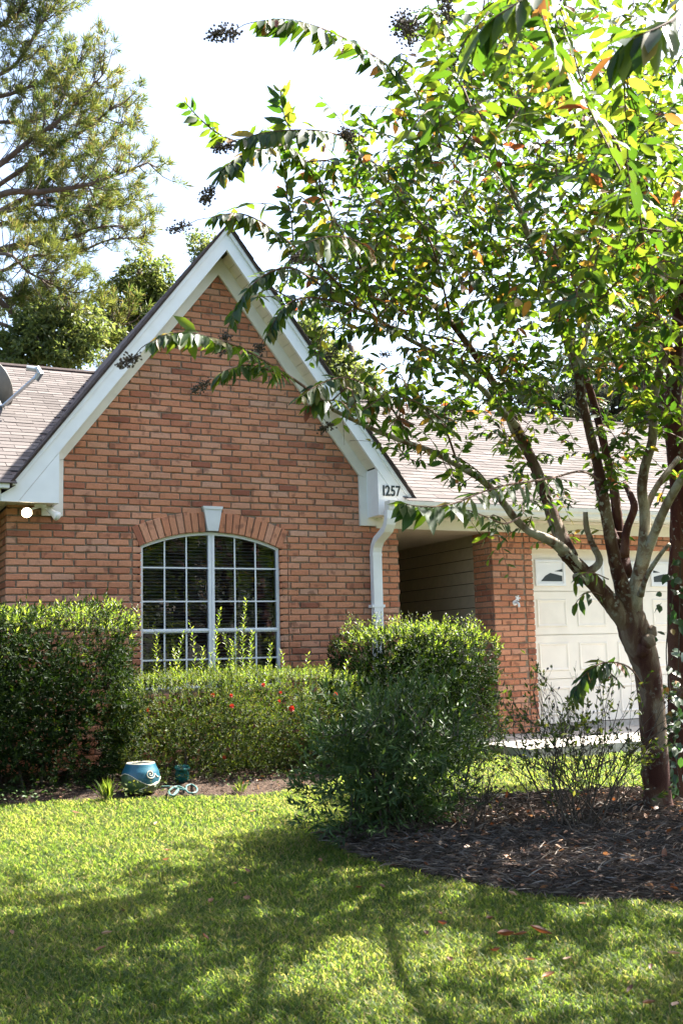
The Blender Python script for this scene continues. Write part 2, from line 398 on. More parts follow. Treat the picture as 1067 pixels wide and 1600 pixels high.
def bed(name, poly, h):
    lo, hi = poly.min(0), poly.max(0); st = .06
    X, Y = np.meshgrid(np.arange(lo[0]-.1, hi[0]+.1, st), np.arange(lo[1]-.1, hi[1]+.1, st)); P = np.stack([X.ravel(), Y.ravel()], 1)
    ins = inside(P, poly); d = edge_dist(P, poly)*np.where(ins, 1, -1)
    Z = gz(P[:, 0], P[:, 1])+np.clip(d/.3, -1, 1)*h+.012*np.sin(P[:, 0]*9)*np.sin(P[:, 1]*11)+.008*rng.normal(size=len(P))*ins
    nx = X.shape[1]; ny = X.shape[0]
    i = np.arange(nx-1)[None]+np.arange(ny-1)[:, None]*nx
    Q = np.stack([i, i+1, i+nx+1, i+nx], -1).reshape(-1, 4)
    Q = Q[(d[Q] > -.04).any(1)]
    return structure(link(name, mesh_np(name, np.column_stack([P, Z]), Q, M_mulch, smooth=True)))
def bedz(P, poly, h):
    d = edge_dist(P, poly)*np.where(inside(P, poly), 1, -1)
    return gz(P[:, 0], P[:, 1])+np.clip(d/.3, -1, 1)*h
bed('mulch_bed', BED, .055); bed('foundation_bed', HBED, .03)
mb = MB(); mb.box((5.98, 8.52, -1.3), (9.35, 10.24, -.957)); mb.box((9.358, 8.52, -1.3), (16, 10.24, -.957))
mb.box((5.5, 10.24, -1.3), (7.24, 13.2, -.95))
structure(mb.build('concrete_walk', M_conc))

# ================================================================== house
house = thing('brick_house', 'red brick house with steep white trimmed front gable and arched window', 'house')
YW = 10.10; CO = .0671; BL = .209; JT = .0140
XL, XR = 1.421, 5.506; XC = 3.48
def rake_lo(x): return 3.884-1.30*abs(x-XC)       # lower edge of the frieze on the wall
WX0, WX1, WZS, WR = 2.677, 4.12, 1.06, 1.81
WC = (WX0+WX1)/2; WZC = WZS-math.sqrt(WR**2-((WX1-WX0)/2)**2); RO = WR+.205
def brick_verts(L, H, D, j=.0026):
    """front at y=0, back at y=D; worn, slightly irregular edges"""
    e = .005; r = lambda a: (rng.random()-.5)*2*a
    us = (0, .3, .68, 1)
    ring = [(L*u, 0) for u in us]+[(L*u, H) for u in us[::-1]]
    out = [(min(max(x+r(j), -.002), L+.002), .004+r(.001), z+r(j)) for x, z in ring]
    inn = [(x+(e if x < L*.1 else -e if x > L*.9 else 0)+r(j*.8), r(.0014), z+(e if z < H/2 else -e)+r(j*.8)) for x, z in ring]
    back = [(x, D, z) for x, z in ((0, 0), (L, 0), (L, H), (0, H))]
    Fc = [(i, (i+1) % 8, (i+1) % 8+8, i+8) for i in range(8)]
    Fc += [(8, 9, 14, 15), (9, 10, 13, 14), (10, 11, 12, 13)]
    Fc += [(0, 16, 17, 3, 2, 1), (3, 17, 18, 4), (4, 18, 19, 7, 6, 5), (7, 19, 16, 0)]
    return out+inn+back, Fc
BRK = []
for k in range(8):
    b_ = MB(); b_.add(*brick_verts(BL-JT, CO-JT, .05)); BRK.append(b_.mesh('brick', M_brick))
def proj_ok(P):
    c = np.array([P@rt2, P@up2, P@fw]); return 533.5+F*c[0]/c[2], 800-F*c[1]/c[2], c[2]
bricks = []          # (x0, x1, z0, wall index)
def course_fill(x0, x1, zi, zbase, off, wall, holes=()):
    z0 = zbase+zi*CO; segs = [(x0, x1)]
    for a, b in holes:
        ns = []
        for s0, s1 in segs:
            if b <= s0 or a >= s1: ns.append((s0, s1)); continue
            if a > s0: ns.append((s0, a))
            if b < s1: ns.append((b, s1))
        segs = ns
    for s0, s1 in segs:
        k = math.floor((s0-off)/BL); x = off+k*BL+rng.normal()*.004
        while x < s1:
            a = max(x, s0); b = min(x+BL, s1)
            if b-a > .02: bricks.append((a, b-(JT if b < s1 else 0), z0+rng.normal()*.0012, wall))
            x += BL+rng.normal()*.002
ZB = -1.02
gw = MB()          # mortar bed of the gable wall, with the window opening left open
ym0, ym1 = YW+.012, YW+.12
NA = 16
arc = [(WC+(WX1-WX0)/2*math.cos(math.pi-i*math.pi/NA), 0) for i in range(NA+1)]
arc = [(x, WZC+math.sqrt(WR**2-(x-WC)**2)) for x, _ in arc]
zt = lambda x: rake_lo(x)+.15
gw.prism([(XL+.006, -1.3), (WX0-.03, -1.3), (WX0-.03, zt(WX0)), (XL+.006, zt(XL))], ym0, ym1)
gw.prism([(WX1+.03, -1.3), (XR-.006, -1.3), (XR-.006, zt(XR)), (WX1+.03, zt(WX1))], ym0, ym1)
gw.prism([(WX0-.03, -1.3), (WX1+.03, -1.3), (WX1+.03, -.32), (WX0-.03, -.32)], ym0, ym1)
top = [(x, z+.012) for x, z in arc]; top[0] = (WX0-.03, top[0][1]); top[-1] = (WX1+.03, top[-1][1])
gw.prism(top+[(WX1+.03, zt(WX1)), (XC, zt(XC)), (WX0-.03, zt(WX0))], ym0, ym1)
gable_wall = gw.build('gable_wall', M_mortar, house)
nC = int((4.1-ZB)/CO)
for i in range(nC):
    z0 = ZB+i*CO; zm = z0+CO*.5
    half = (4.1-zm)/1.30
    a, b = max(XL, XC-half), min(XR, XC+half)
    holes = []
    if -.33 < zm < 1.24: holes.append((2.585, 4.212))
    elif zm >= 1.24 and abs(zm-WZC) < RO:
        hw = math.sqrt(RO**2-(zm-WZC)**2); holes.append((WC-hw-.002, WC+hw+.008))
    if 1.20 < zm < 1.47 and not holes: holes.append((WC-.085, WC+.085))
    off = XL+(0 if i % 2 == 0 else BL/2)-BL*2
    course_fill(a, b, i, ZB, off, 0, holes)
    if -.33 < zm < 1.24:
        for hx0, hx1 in ((2.597, WX0), (WX1, 4.203)):
            x0, x1 = hx0, hx1
            if zm > WZS:
                hw = (WX1-WX0)/2+.012+(zm-WZS)*.32
                if hx0 < WC: x1 = min(x1, WC-hw)
                else: x0 = max(x0, WC+hw)
            if x1-x0 > .02: bricks.append((x0, x1, z0, 0))
# garage front: pier, then two courses over the door, and the far pier
PX0, PX1 = 6.70, 7.245; GX1 = 11.9
mm = MB(); mm.box((PX0+.006, ym0, -1.2), (PX1-.006, YW+.40, 1.42)); mm.box((PX1-.006, ym0, 1.155), (GX1, ym1, 1.42)); mm.box((GX1, ym0, -1.2), (13.5, ym1, 1.42))
garage_wall = mm.build('garage_wall', M_mortar, house)
ZG = -.95
for i in range(int((1.42-ZG)/CO)):
    z0 = ZG+i*CO; zm = z0+CO/2; off = PX0-BL*2+(0 if i % 2 else BL/2)
    course_fill(PX0, 7.125, i, ZG, off, 1)
    if zm < 1.15: bricks.append((7.137, PX1, z0, 1)); course_fill(GX1, 13.5, i, ZG, off, 1)
    else: course_fill(7.137, 13.5, i, ZG, off, 1)
# which bricks are singled out: full stretchers in clear view that show largest
cand = []
for n, (a, b, z0, wl) in enumerate(bricks):
    u, v, d = proj_ok(np.array([(a+b)/2, YW, z0+CO/2]))
    if b-a < BL-JT-.012 or not (0 < u < 1067): continue
    if wl == 0 and (v > 930 or z0 < (.45 if a < 2.5 else .25) or z0 > rake_lo((a+b)/2)-.06): continue
    if wl == 1 and (v > 1140 or u > 830): continue
    cand.append((d, n))
cand.sort(); single = {n for _, n in cand[:300]}
rest = {0: MB(), 1: MB()}
for n, (a, b, z0, wl) in enumerate(bricks):
    par = (gable_wall, garage_wall)[wl]
    if n in single:
        inst('brick', BRK[n % 8], par, Matrix.Translation((a, YW+rng.normal()*.0012, z0)) @ Matrix.Rotation(rng.normal()*.004, 4, 'Y') @ Matrix.Diagonal(((b-a)/(BL-JT), 1, 1, 1)))
    else:
        V, Fc = brick_verts(b-a, CO-JT, .05); dy = rng.normal()*.0012
        rest[wl].add([(x+a, y+YW+dy, z+z0) for x, y, z in V], Fc)
stuff(rest[0].build('brick', M_brick, gable_wall)); stuff(rest[1].build('brick', M_brick, garage_wall))
# side faces: pier flank and the gable block's own flank (rows of brick running back)
def flank(x, y0, y1, zb, z1, sgn, par, name):
    m = MB(); i = 0
    while zb+i*CO < z1:
        y = y0+.004+(0 if i % 2 else -BL/2)
        while y < y1:
            a, b = max(y, y0+.003), min(y+BL-JT, y1)
            if b-a > .02:
                V, Fc = brick_verts(b-a, CO-JT, .05); dx = rng.normal()*.001
                m.add([(x+sgn*(yy-.0005)+dx, (b-xx if sgn > 0 else a+xx), zb+i*CO+zz) for xx, yy, zz in V], Fc)
            y += BL
        i += 1
    return stuff(m.build(name, M_brick, par))
flank(PX0-.001, YW+.052, YW+.40, ZG, 1.40, 1, garage_wall, 'side_brick')
m = MB(); m.box((XL+.012, ym1, -1.3), (XL+.11, 11.0, 1.40)); m.box((-6, 11.0, -1.3), (XL+.11, 11.1, 1.45)); sw = m.build('side_wall', M_mortar, house)
flank(XL, YW+.052, 11.0, ZB, 1.38, 1, sw, 'brick')
# arch of standing bricks, keystone
half_arc = math.asin((WX1-WX0)/2/WR)+.01; key = .066/WR
for sgn in (-1, 1):
    n = 10; da = (half_arc-key)/n
    for k in range(n):
        a0 = key+k*da; w_ = WR*da-.010
        V, Fc = brick_verts(w_, RO-WR-.006, .055)
        b_ = MB(); am = a0+da/2
        wid = lambda z: 1+z/WR
        b_.add([((x-w_/2)*wid(z), y, z) for x, y, z in V], Fc)
        M = Matrix.Translation((WC, YW-.004, WZC)) @ Matrix.Rotation(sgn*am, 4, 'Y') @ Matrix.Translation((0, 0, WR+.004))
        inst('arch_brick', b_.mesh('arch_brick', M_brick), gable_wall, M)
kz0, kz1 = 1.222, 1.468
b_ = MB(); b_.hexa([(WC-.054, YW-.035, kz0), (WC+.054, YW-.035, kz0), (WC+.054, YW+.03, kz0), (WC-.054, YW+.03, kz0), (WC-.092, YW-.035, kz1-.03), (WC+.092, YW-.035, kz1-.03), (WC+.092, YW+.03, kz1-.03), (WC-.092, YW+.03, kz1-.03)])
b_.hexa([(WC-.096, YW-.042, kz1-.03), (WC+.096, YW-.042, kz1-.03), (WC+.096, YW+.03, kz1-.03), (WC-.096, YW+.03, kz1-.03), (WC-.104, YW-.042, kz1), (WC+.104, YW-.042, kz1), (WC+.104, YW+.03, kz1), (WC-.104, YW+.03, kz1)])
M_key = simple('keystone_paint', (.62, .63, .62), .55, 8, .06)
k_ = b_.build('keystone', M_key, gable_wall)

# ---- window
win = thing('window', '', ''); [win.__delitem__(k) for k in ('label', 'category')]; win.parent = house; win.empty_display_size = .05
yf = YW+.045
M_wframe = simple('window_frame_paint', (.72, .74, .76), .45, 10, .05)
def arch_z(x, r=WR): return WZC+math.sqrt(max(0, r*r-(x-WC)**2))
fr = MB(); zb_w = -.30; fwid = .026
fr.box((WX0, yf-.012, zb_w), (WX0+fwid, yf+.06, arch_z(WX0)-.0)); fr.box((WX1-fwid, yf-.012, zb_w), (WX1, yf+.06, arch_z(WX1)))
fr.box((WX0, yf-.02, zb_w-.035), (WX1, yf+.06, zb_w))
n = 24
for i in range(n):
    x0 = WX0+(WX1-WX0)*i/n; x1 = WX0+(WX1-WX0)*(i+1)/n
    fr.prism([(x0, arch_z(x0)-fwid), (x1, arch_z(x1)-fwid), (x1, arch_z(x1)+.004), (x0, arch_z(x0)+.004)], yf-.011, yf+.06)
frame = fr.build('frame', M_wframe, win)
ml = MB(); ml.box((WC-.031, yf-.016, zb_w), (WC-.004, yf+.05, arch_z(WC)-fwid)); ml.box((WC+.004, yf-.016, zb_w), (WC+.031, yf+.05, arch_z(WC)-fwid)); ml.box((WC-.004, yf-.008, zb_w), (WC+.004, yf+.05, arch_z(WC)-fwid))
ml.build('mullion', M_wframe, win)
RZ0, RZ1 = .218, .258
for sx0, sx1 in ((WX0+fwid, WC-.031), (WC+.031, WX1-fwid)):
    r_ = MB(); r_.box((sx0, yf-.004, RZ0), (sx1, yf+.04, RZ1)); r_.box((sx0, yf-.014, RZ0+.012), (sx1, yf-.004, RZ1-.012)); r_.build('meeting_rail', M_wframe, win)
    cols = [sx0+(sx1-sx0)*k/3 for k in range(4)]
    mt = MB()
    for c in cols[1:3]:
        mt.box((c-.0068, yf+.006, RZ1), (c+.0068, yf+.022, arch_z(c)-fwid)); mt.box((c-.008, yf+.012, zb_w), (c+.008, yf+.026, RZ0))
    for z in (.525, .855): mt.box((sx0, yf+.005, z-.0068), (sx1, yf+.023, z+.0068))
    mt.box((sx0, yf+.011, -.05), (sx1, yf+.027, -.034))
    mt.build('muntin', M_wframe, win)
    for k in range(3):
        x0, x1 = cols[k]+(.0066 if k else 0), cols[k+1]-(.0066 if k < 2 else 0)
        for z0, z1, arch_ in ((zb_w, -.05, 0), (-.034, RZ0, 0), (RZ1, .5184, 0), (.5316, .8484, 0), (.8616, 9, 1)):
            p = MB(); yy = yf+.014+(0 if z0 > .2 else .006); tl = [rng.normal()*.0009 for _ in range(3)]
            g = lambda x, z: yy+tl[0]+tl[1]*(x-x0)/.2+tl[2]*(z-z0)/.3
            if arch_:
                xx = [x0, (x0+x1)/2, x1]
                P = [(x0, z0), (x1, z0)]+[(x, arch_z(x)-fwid) for x in xx[::-1]]
            else: P = [(x0, z0), (x1, z0), (x1, z1), (x0, z1)]
            nP = len(P)
            p.add([(x, g(x, z), z) for x, z in P], [tuple(range(nP))]); p.build('pane', M_glass, win)
bl = MB()
for k in range(46):
    z = -.28+k*.032
    for x0, x1 in ((WX0+.03, WC-.02), (WC+.02, WX1-.03)):
        zz = min(z, arch_z(x0)-.05)
        bl.hexa([(x0, yf+.10, z), (x1, yf+.10, z), (x1, yf+.122, z+.012), (x0, yf+.122, z+.012), (x0, yf+.10, z+.0015), (x1, yf+.10, z+.0015), (x1, yf+.122, z+.0135), (x0, yf+.122, z+.0135)])
stuff(bl.build('window_blind', M_blind, win))
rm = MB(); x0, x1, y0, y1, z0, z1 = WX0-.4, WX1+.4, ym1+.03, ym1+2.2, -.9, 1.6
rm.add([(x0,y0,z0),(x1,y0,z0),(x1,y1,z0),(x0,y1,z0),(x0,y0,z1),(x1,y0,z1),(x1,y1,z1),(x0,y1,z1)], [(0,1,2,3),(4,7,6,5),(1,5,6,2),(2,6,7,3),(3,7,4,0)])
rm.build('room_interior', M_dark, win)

# ---- rake boards, frieze, boxed returns, soffit
YF = 9.80
def fas_lo(x): return 4.053-1.322*abs(x-XC)+.0
def fas_hi(x): return 4.285-1.322*abs(x-XC)
EX = 2.07                                     # eave tip to centre line
FT = .035
for sgn in (-1, 1):
    X = lambda d: XC+sgn*d
    def pr(mbx, poly, ya, yb, mi=0): mbx.prism(poly if sgn > 0 else poly[::-1], ya, yb, mi)
    kx = 1.644
    f = MB()
    pr(f, [(X(0), fas_lo(XC)), (X(2.003), 1.405), (X(2.15), 1.405), (X(2.15), 1.47), (X(EX-.045), fas_hi(X(EX-.045))-.055), (X(0), fas_hi(XC)-.055)], YF, YF+FT)
    pr(f, [(X(EX-.045), fas_hi(X(EX-.045))-.053), (X(EX), fas_hi(X(EX))), (X(0), fas_hi(XC)), (X(0), fas_hi(XC)-.053)], YF-.022, YF+FT)
    f.build('rake_board', M_white, house)
    # boxed return: front, underside and inner cheek
    b1 = MB()
    zl = 1.405; x_in = X(1.642)
    pr(b1, [(x_in, zl), (X(1.999), zl), (x_in, fas_lo(x_in)-.004)], YF+.004, YF+FT-.002)
    b1.build('return_face', M_white, house)
    b2 = MB(); xa, xb = sorted((x_in, X(1.667))); b2.box((xa, YF+FT, zl), (xb, YW-.03, fas_lo(X(1.642))+.02)); b2.build('return_cheek', M_white, house)
    # frieze on the wall
    f2 = MB(); i1, o1 = 1.555, 1.68
    zk = rake_lo(X(i1))
    pr(f2, [(X(i1), zk), (X(o1), zk-.03), (X(o1), fas_lo(X(o1))+.16), (X(0), fas_lo(XC)+.10), (X(0), rake_lo(XC))], YW-.035, YW-.004)
    pr(f2, [(X(i1), 1.322), (X(1.75), 1.322), (X(1.75), zk-.2), (X(o1), zk-.03), (X(i1), zk-.004)], YW-.036, YW-.004)
    f2.build('frieze_board', M_frieze, house)
    # sloping soffit boards between rake board and frieze
    L0 = 1.322; du = .105; nb = 22
    for k in range(nb):
        d0 = .04+k*.073; d1 = d0+.073-.006
        if d1 > 1.66: break
        z = lambda d: fas_lo(XC)-1.322*d+.035
        sb = MB(); P = [(X(d0), YF+FT, z(d0)), (X(d1), YF+FT, z(d1)), (X(d1), YW-.036, z(d1)), (X(d0), YW-.036, z(d0))]
        if sgn < 0: P = [P[1], P[0], P[3], P[2]]
        sb.hexa(P+[(a, b, c+.012) for a, b, c in P]); sb.build('soffit_board', M_cream, house)
    bk = MB(); P = [(X(0), YF+FT, fas_lo(XC)+.055), (X(1.7), YF+FT, fas_lo(X(1.7))+.055), (X(1.7), YW, fas_lo(X(1.7))+.055), (X(0), YW, fas_lo(XC)+.055)]
    if sgn < 0: P = [P[1], P[0], P[3], P[2]]
    bk.hexa(P+[(a, b, c+.01) for a, b, c in P]); bk.build('soffit_backing', M_groove, house)
# ---- level eaves: fascia, boarded soffit, frieze over the openings, gutter
ef = MB(); ef.box((-6, YF+.006, 1.405), (XC-2.152, YF+FT, 1.53)); ef.build('eave_fascia', M_white, house)
ef = MB(); ef.box((5.52, YF-.045, 1.415), (14, YF-.015, 1.55)); ef.build('eave_fascia', M_white, house)
def eave_soffit(x0, x1, z, y0, y1):
    m_ = MB(); m_.box((x0, y0, z+.016), (x1, y1, z+.026)); m_.build('soffit_backing', M_groove, house)
    m_ = MB(); k = 0
    x = x0
    while x < x1: m_.box((x, y0, z), (min(x+.10, x1), y1, z+.015)); x += .108
    return stuff(m_.build('soffit_board', M_cream, house))
eave_soffit(-4, XC-1.667, 1.412, YF+FT, YW-.03); eave_soffit(XC+1.667, 14, 1.412, YF+FT, YW-.03)
m = MB(); m.box((-4, YW-.03, 1.412), (XL, 11.1, 1.43)); m.build('porch_ceiling', M_cream, house)
fz = MB(); fz.box((XC+1.75, YW-.035, 1.30), (14, YW-.004, 1.4115)); fz.box((XC+1.75, YW-.042, 1.395), (14, YW-.035, 1.4115)); fz.build('frieze_board', M_frieze, house)
gt = MB()
gprof = [(0, 0), (-.085, 0), (-.10, .03), (-.098, .055), (-.118, .075), (-.122, .115), (-.112, .115), (-.108, .082), (-.088, .06), (-.09, .012), (-.008, .012), (-.008, .115), (0, .115)]
GX0 = 5.165; YG = YF-.016; ZGU = 1.425
npf = len(gprof)
V = [(GX0, YG+a-.03, ZGU+b) for a, b in gprof]+[(14, YG+a-.03, ZGU+b) for a, b in gprof]
gt.add(V, [(i, (i+1) % npf, (i+1) % npf+npf, i+npf) for i in range(npf)])
gt.add([(GX0, YG-.03+a, ZGU+b) for a, b in gprof[:6]+[(0, .115)]], [tuple(range(7))])
gt.build('gutter', M_frieze, house)
gl2 = MB(); gl2.box((-6, YF-.08, 1.515), (XC-EX-.02, YF, 1.565)); gl2.build('gutter', M_frieze, house)
# downspout with an offset
dsx = 5.197
pr_ = []; hw, hd, rr = .052, .036, .012
for k in range(16):
    a = 2*math.pi*k/16; c, s_ = math.cos(a), math.sin(a)
    pr_.append((math.copysign(min(abs(c)*1.5, 1), c)*hw, math.copysign(min(abs(s_)*1.5, 1), s_)*hd))
ds = MB(); path = [(dsx, YG-.085, 1.44), (dsx, YG-.085, 1.36), (dsx, YG-.07, 1.31), (dsx, YG-.02, 1.25), (dsx, YW-.13, 1.16), (dsx, YW-.075, 1.10), (dsx, YW-.055, 1.04), (dsx, YW-.055, -.98)]
ds.sweep(path, pr_); dso = ds.build('downspout', M_white, house)
c_ = MB(); c_.sweep([(dsx, YW-.055, 1.02), (dsx, YW-.055, .995)], [(a*1.07, b*1.1) for a, b in pr_]); c_.build('collar', M_white, dso)
for zc in (.45, -.5): c_ = MB(); c_.box((dsx-.075, YW-.094, zc), (dsx+.075, YW-.0, zc+.03)); c_.build('strap', M_white, dso)

# ---- roofs
RP = .5
def roof_slab(name, x0, x1, y0, z0, y1, th=.03):
    z1 = z0+RP*(y1-y0); m_ = MB()
    sh_ = (y1-YF)*RP/1.322
    xa, xb, xc, xd = (x0, XC-EX, XC-EX+sh_, x0) if x0 < XC else (XC+EX, x1, x1, XC+EX-sh_)
    m_.hexa([(xa, y0, z0), (xb, y0, z0), (xc, y1, z1), (xd, y1, z1), (xa, y0, z0+th), (xb, y0, z0+th), (xc, y1, z1+th), (xd, y1, z1+th)])
    m_.hexa([(x0, y1, z1), (x1, y1, z1), (x1, y1+6, z1-3), (x0, y1+6, z1-3), (x0, y1, z1+th), (x1, y1, z1+th), (x1, y1+6, z1-3+th), (x0, y1+6, z1-3+th)])
    return m_.build(name, M_roofedge, house)
sh = MB(); sh.add([(0, 0, 0), (.30, 0, 0), (.30, .17, -.004), (0, .17, -.004), (0, 0, .009), (.30, 0, .009), (.30, .17, .002), (0, .17, .002)], [(0,3,2,1),(4,5,6,7),(0,1,5,4),(1,2,6,5),(2,3,7,6),(3,0,4,7)])
sh_me = sh.mesh('shingle', M_shingle)
sl_ang = math.atan(RP); EXPO = .127
def shingles(par, x0, x1, y0, z0, L, nsingle, keep, view):
    R = Matrix.Translation((0, y0-.03, z0+.031-.015)) @ Matrix.Rotation(sl_ang, 4, 'X'); allp = []
    for k in range(int(L/EXPO)):
        x = x0-(k % 2)*.15-rng.random()*.05
        while x < x1:
            M = R @ Matrix.Translation((x, k*EXPO+rng.normal()*.003, .001+abs(rng.normal())*.0015)) @ Matrix.Rotation(rng.normal()*.004, 4, 'Z')
            c = M @ Vector((.15, .05, 0))
            if keep(c): allp.append((M, proj_ok(np.array(c))))
            x += .305
    idx = sorted([i for i, (M, q) in enumerate(allp) if view(q)], key=lambda i: allp[i][1][2])[:nsingle]
    ss = set(idx); rst = MB()
    for i, (M, q) in enumerate(allp):
        if i in ss: inst('shingle', sh_me, par, M)
        else: rst.add([tuple(M @ v.co) for v in sh_me.vertices], [tuple(p.vertices) for p in sh_me.polygons])
    stuff(rst.build('shingle', M_shingle, par))
y1r = 14.2
rl = roof_slab('main_roof', -8, 3.2, YF-.06, 1.535, 14.35)
shingles(rl, -2.2, 3.2, YF-.06, 1.535, 5.1, 130, lambda c: c[0] < XC-EX+(c[1]-YF)*RP/1.322+.1, lambda q: -5 < q[0] < 150)
rr_ = roof_slab('main_roof', 3.6, 18, YF-.10, 1.525, 14.0)
shingles(rr_, 4.2, 15, YF-.10, 1.525, 4.85, 170, lambda c: c[0] > XC+EX-(c[1]-YF)*RP/1.322-.1, lambda q: 600 < q[0] < 1067)
rc = MB(); rc.tube([(-8, 14.35, 1.535+RP*4.61+.04), (3.2, 14.35, 1.535+RP*4.61+.04)], .035, 6); rc.tube([(3.6, 14.0, 1.525+RP*4.3+.04), (18, 14.0, 1.525+RP*4.3+.04)], .035, 6); rc.build('ridge_cap', M_roofedge, house)
for sgn in (-1, 1):
    g = MB(); X = lambda d: XC+sgn*d
    def P4(ya, yb, lift, d1): 
        P = [(X(0), ya, fas_hi(XC)+lift), (X(d1), ya, fas_hi(X(d1))+lift), (X(d1), yb, fas_hi(X(d1))+lift), (X(0), yb, fas_hi(XC)+lift)]
        return P if sgn > 0 else [P[1], P[0], P[3], P[2]]
    a = P4(YF-.035, 15.2, .002, EX+.02); b = P4(YF-.035, 15.2, .03, EX+.03); g.hexa(a+b)
    gr_ = g.build('gable_roof', M_roofedge, house)
    s2 = MB(); cs, sn = math.cos(math.atan(1.322)), math.sin(math.atan(1.322))
    k = 0; dl = .0
    while k*EXPO*cs < EX-.02:
        d1_ = EX+.035-k*EXPO*cs; d0_ = d1_-.16*cs; ex = rng.random()*.022
        if d0_ < 0: d0_ = 0
        y = YF-.05-ex
        while y < (YF+.9 if sgn < 0 else YF+.5):
            L = .30; th0 = .012+rng.random()*.008
            P = [(X(d0_), y, fas_hi(X(d0_))+.031), (X(d1_), y, fas_hi(X(d1_))+.032), (X(d1_), y+L, fas_hi(X(d1_))+.032), (X(d0_), y+L, fas_hi(X(d0_))+.031)]
            Q = [(X(d0_), y, fas_hi(X(d0_))+.036), (X(d1_), y, fas_hi(X(d1_))+.032+th0), (X(d1_), y+L, fas_hi(X(d1_))+.032+th0), (X(d0_), y+L, fas_hi(X(d0_))+.036)]
            if sgn < 0: P = [P[1], P[0], P[3], P[2]]; Q = [Q[1], Q[0], Q[3], Q[2]]
            s2.hexa(P+Q); y += .305
        k += 1
    stuff(s2.build('shingle', M_roofedge, gr_))
m = MB(); m.box((-7.5, 11.15, -1.3), (-7.4, 20, 1.5)); m.box((-7.5, 19.4, -1.3), (17, 19.5, 1.2)); m.box((16.9, 10.3, -1.3), (17, 19.5, 1.5)); m.build('rear_wall', M_mortar, house)

# ---- porch recess: lap siding on the garage flank, inner walls, ceiling
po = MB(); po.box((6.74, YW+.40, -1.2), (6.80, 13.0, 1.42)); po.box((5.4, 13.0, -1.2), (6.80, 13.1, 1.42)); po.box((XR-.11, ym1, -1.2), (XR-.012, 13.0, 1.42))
porch = po.build('porch_wall', M_lap_shade, house)
for k in range(17):
    z0 = -.95+k*.142; b_ = MB()
    P = [(6.712, YW+.405, z0), (6.735, YW+.405, z0), (6.735, 12.99, z0), (6.712, 12.99, z0)]
    Q = [(6.732, YW+.405, z0+.135), (6.737, YW+.405, z0+.135), (6.737, 12.99, z0+.135), (6.732, 12.99, z0+.135)]
    b_.hexa(P+Q); b_.build('siding_board', M_siding, porch)
    b_ = MB(); b_.box((5.5, 12.972+(k % 2)*.001, z0), (6.72, 12.985, z0+.138)); b_.build('siding_board', M_siding, porch)
m = MB(); m.box((XR-.1, YW-.002, 1.302), (6.76, 13.05, 1.33)); m.build('porch_ceiling', M_siding, house)

# ---- garage door
gd = MB(); YD = YW+.16; DZ0, DZ1 = -.885, 1.148; DX0, DX1 = 7.30, 11.9
SEC = (DZ1-DZ0)/4
for k in range(4): gd.box((DX0-.06, YD, DZ0+k*SEC+.004), (DX1+.05, YD+.045, DZ0+(k+1)*SEC-.004))
gd.box((DX0-.06, YD+.02, DZ0), (DX1+.05, YD+.04, DZ1+.1))
gdoor = gd.build('garage_door', M_gdoor, house)
jm = MB(); jm.box((PX1, YW+.10, -.95), (DX0-.03, YD+.02, 1.17)); jm.box((DX1+.02, YW+.10, -.95), (DX1+.07, YD+.02, 1.17)); jm.box((DX0-.03, YW+.10, DZ1+.004), (DX1+.02, YD+.02, DZ1+.05)); jm.build('door_jamb', M_frieze, house)
th = MB(); th.box((5.5+1.74, YW+.14, -.957), (12.2, YW+.6, -.892)); structure(th.build('door_sill', M_conc))
def panel_mesh(w_, h_):
    p = MB(); e = .022; rings = [(0, 0), (.012, -.010), (.020, -.010), (e+.016, -.001), (e+.022, -.001)]
    V = []; 
    for d, y in rings: V += [(d, y, d), (w_-d, y, d), (w_-d, y, h_-d), (d, y, h_-d)]
    Fc = [(4*i+k, 4*i+(k+1) % 4, 4*i+4+(k+1) % 4, 4*i+4+k) for i in range(len(rings)-1) for k in range(4)]+[tuple(range(4*len(rings)-4, 4*len(rings)))]
    p.add(V, Fc); return p.mesh('raised_panel', M_gdoor)
pm = panel_mesh(.43, .33)
for k in range(3):
    for j in range(8): inst('raised_panel', pm, gdoor, Matrix.Translation((7.385+j*.575, YD-.0005, DZ0+k*SEC+.088)))
for j in range(8):
    wx, wz, ww, wh = 7.385+j*.575, .702, .425, .305
    b_ = MB(); b_.box((wx, YD-.022, wz), (wx+ww, YD-.001, wz+.03)); b_.box((wx, YD-.022, wz+wh-.03), (wx+ww, YD-.001, wz+wh)); b_.box((wx, YD-.022, wz+.03), (wx+.03, YD-.001, wz+wh-.03)); b_.box((wx+ww-.03, YD-.022, wz+.03), (wx+ww, YD-.001, wz+wh-.03))
    b_.box((wx+.03, YD-.010, wz+.03), (wx+ww-.03, YD-.001, wz+wh-.03))
    wo = b_.build('door_window', M_gwhite, gdoor)
    # half sunburst: the glass shows between the white rays; mirrored from pane to pane
    mir = j % 2 == 1
    def sx(u): return wx+(.03+u*.365 if not mir else ww-.03-u*.365)
    polys = [[(.12, .10), (.96, .10), (.96, .36), (.72, .44), (.5, .50), (.3, .36)], [(.98, .56), (.98, .70), (.66, .58)]]
    if j in (1, 2): polys = [[(.98, .10), (.98, .72), (.5, .72)], [(.30, .12), (.86, .10), (.42, .52)]] if j == 1 else [[(.98, .40), (.98, .72), (.78, .72), (.74, .36)], [(.1, .1), (.5, .1), (.4, .4)]]
    for pl in polys:
        P = [(sx(u), wz+.03+v*.245) for u, v in pl]
        ar = sum(P[i][0]*P[(i+1) % len(P)][1]-P[(i+1) % len(P)][0]*P[i][1] for i in range(len(P)))
        if ar < 0: P = P[::-1]
        g_ = MB(); g_.prism(P, YD-.012, YD-.0095); g_.build('pane', M_black, wo)

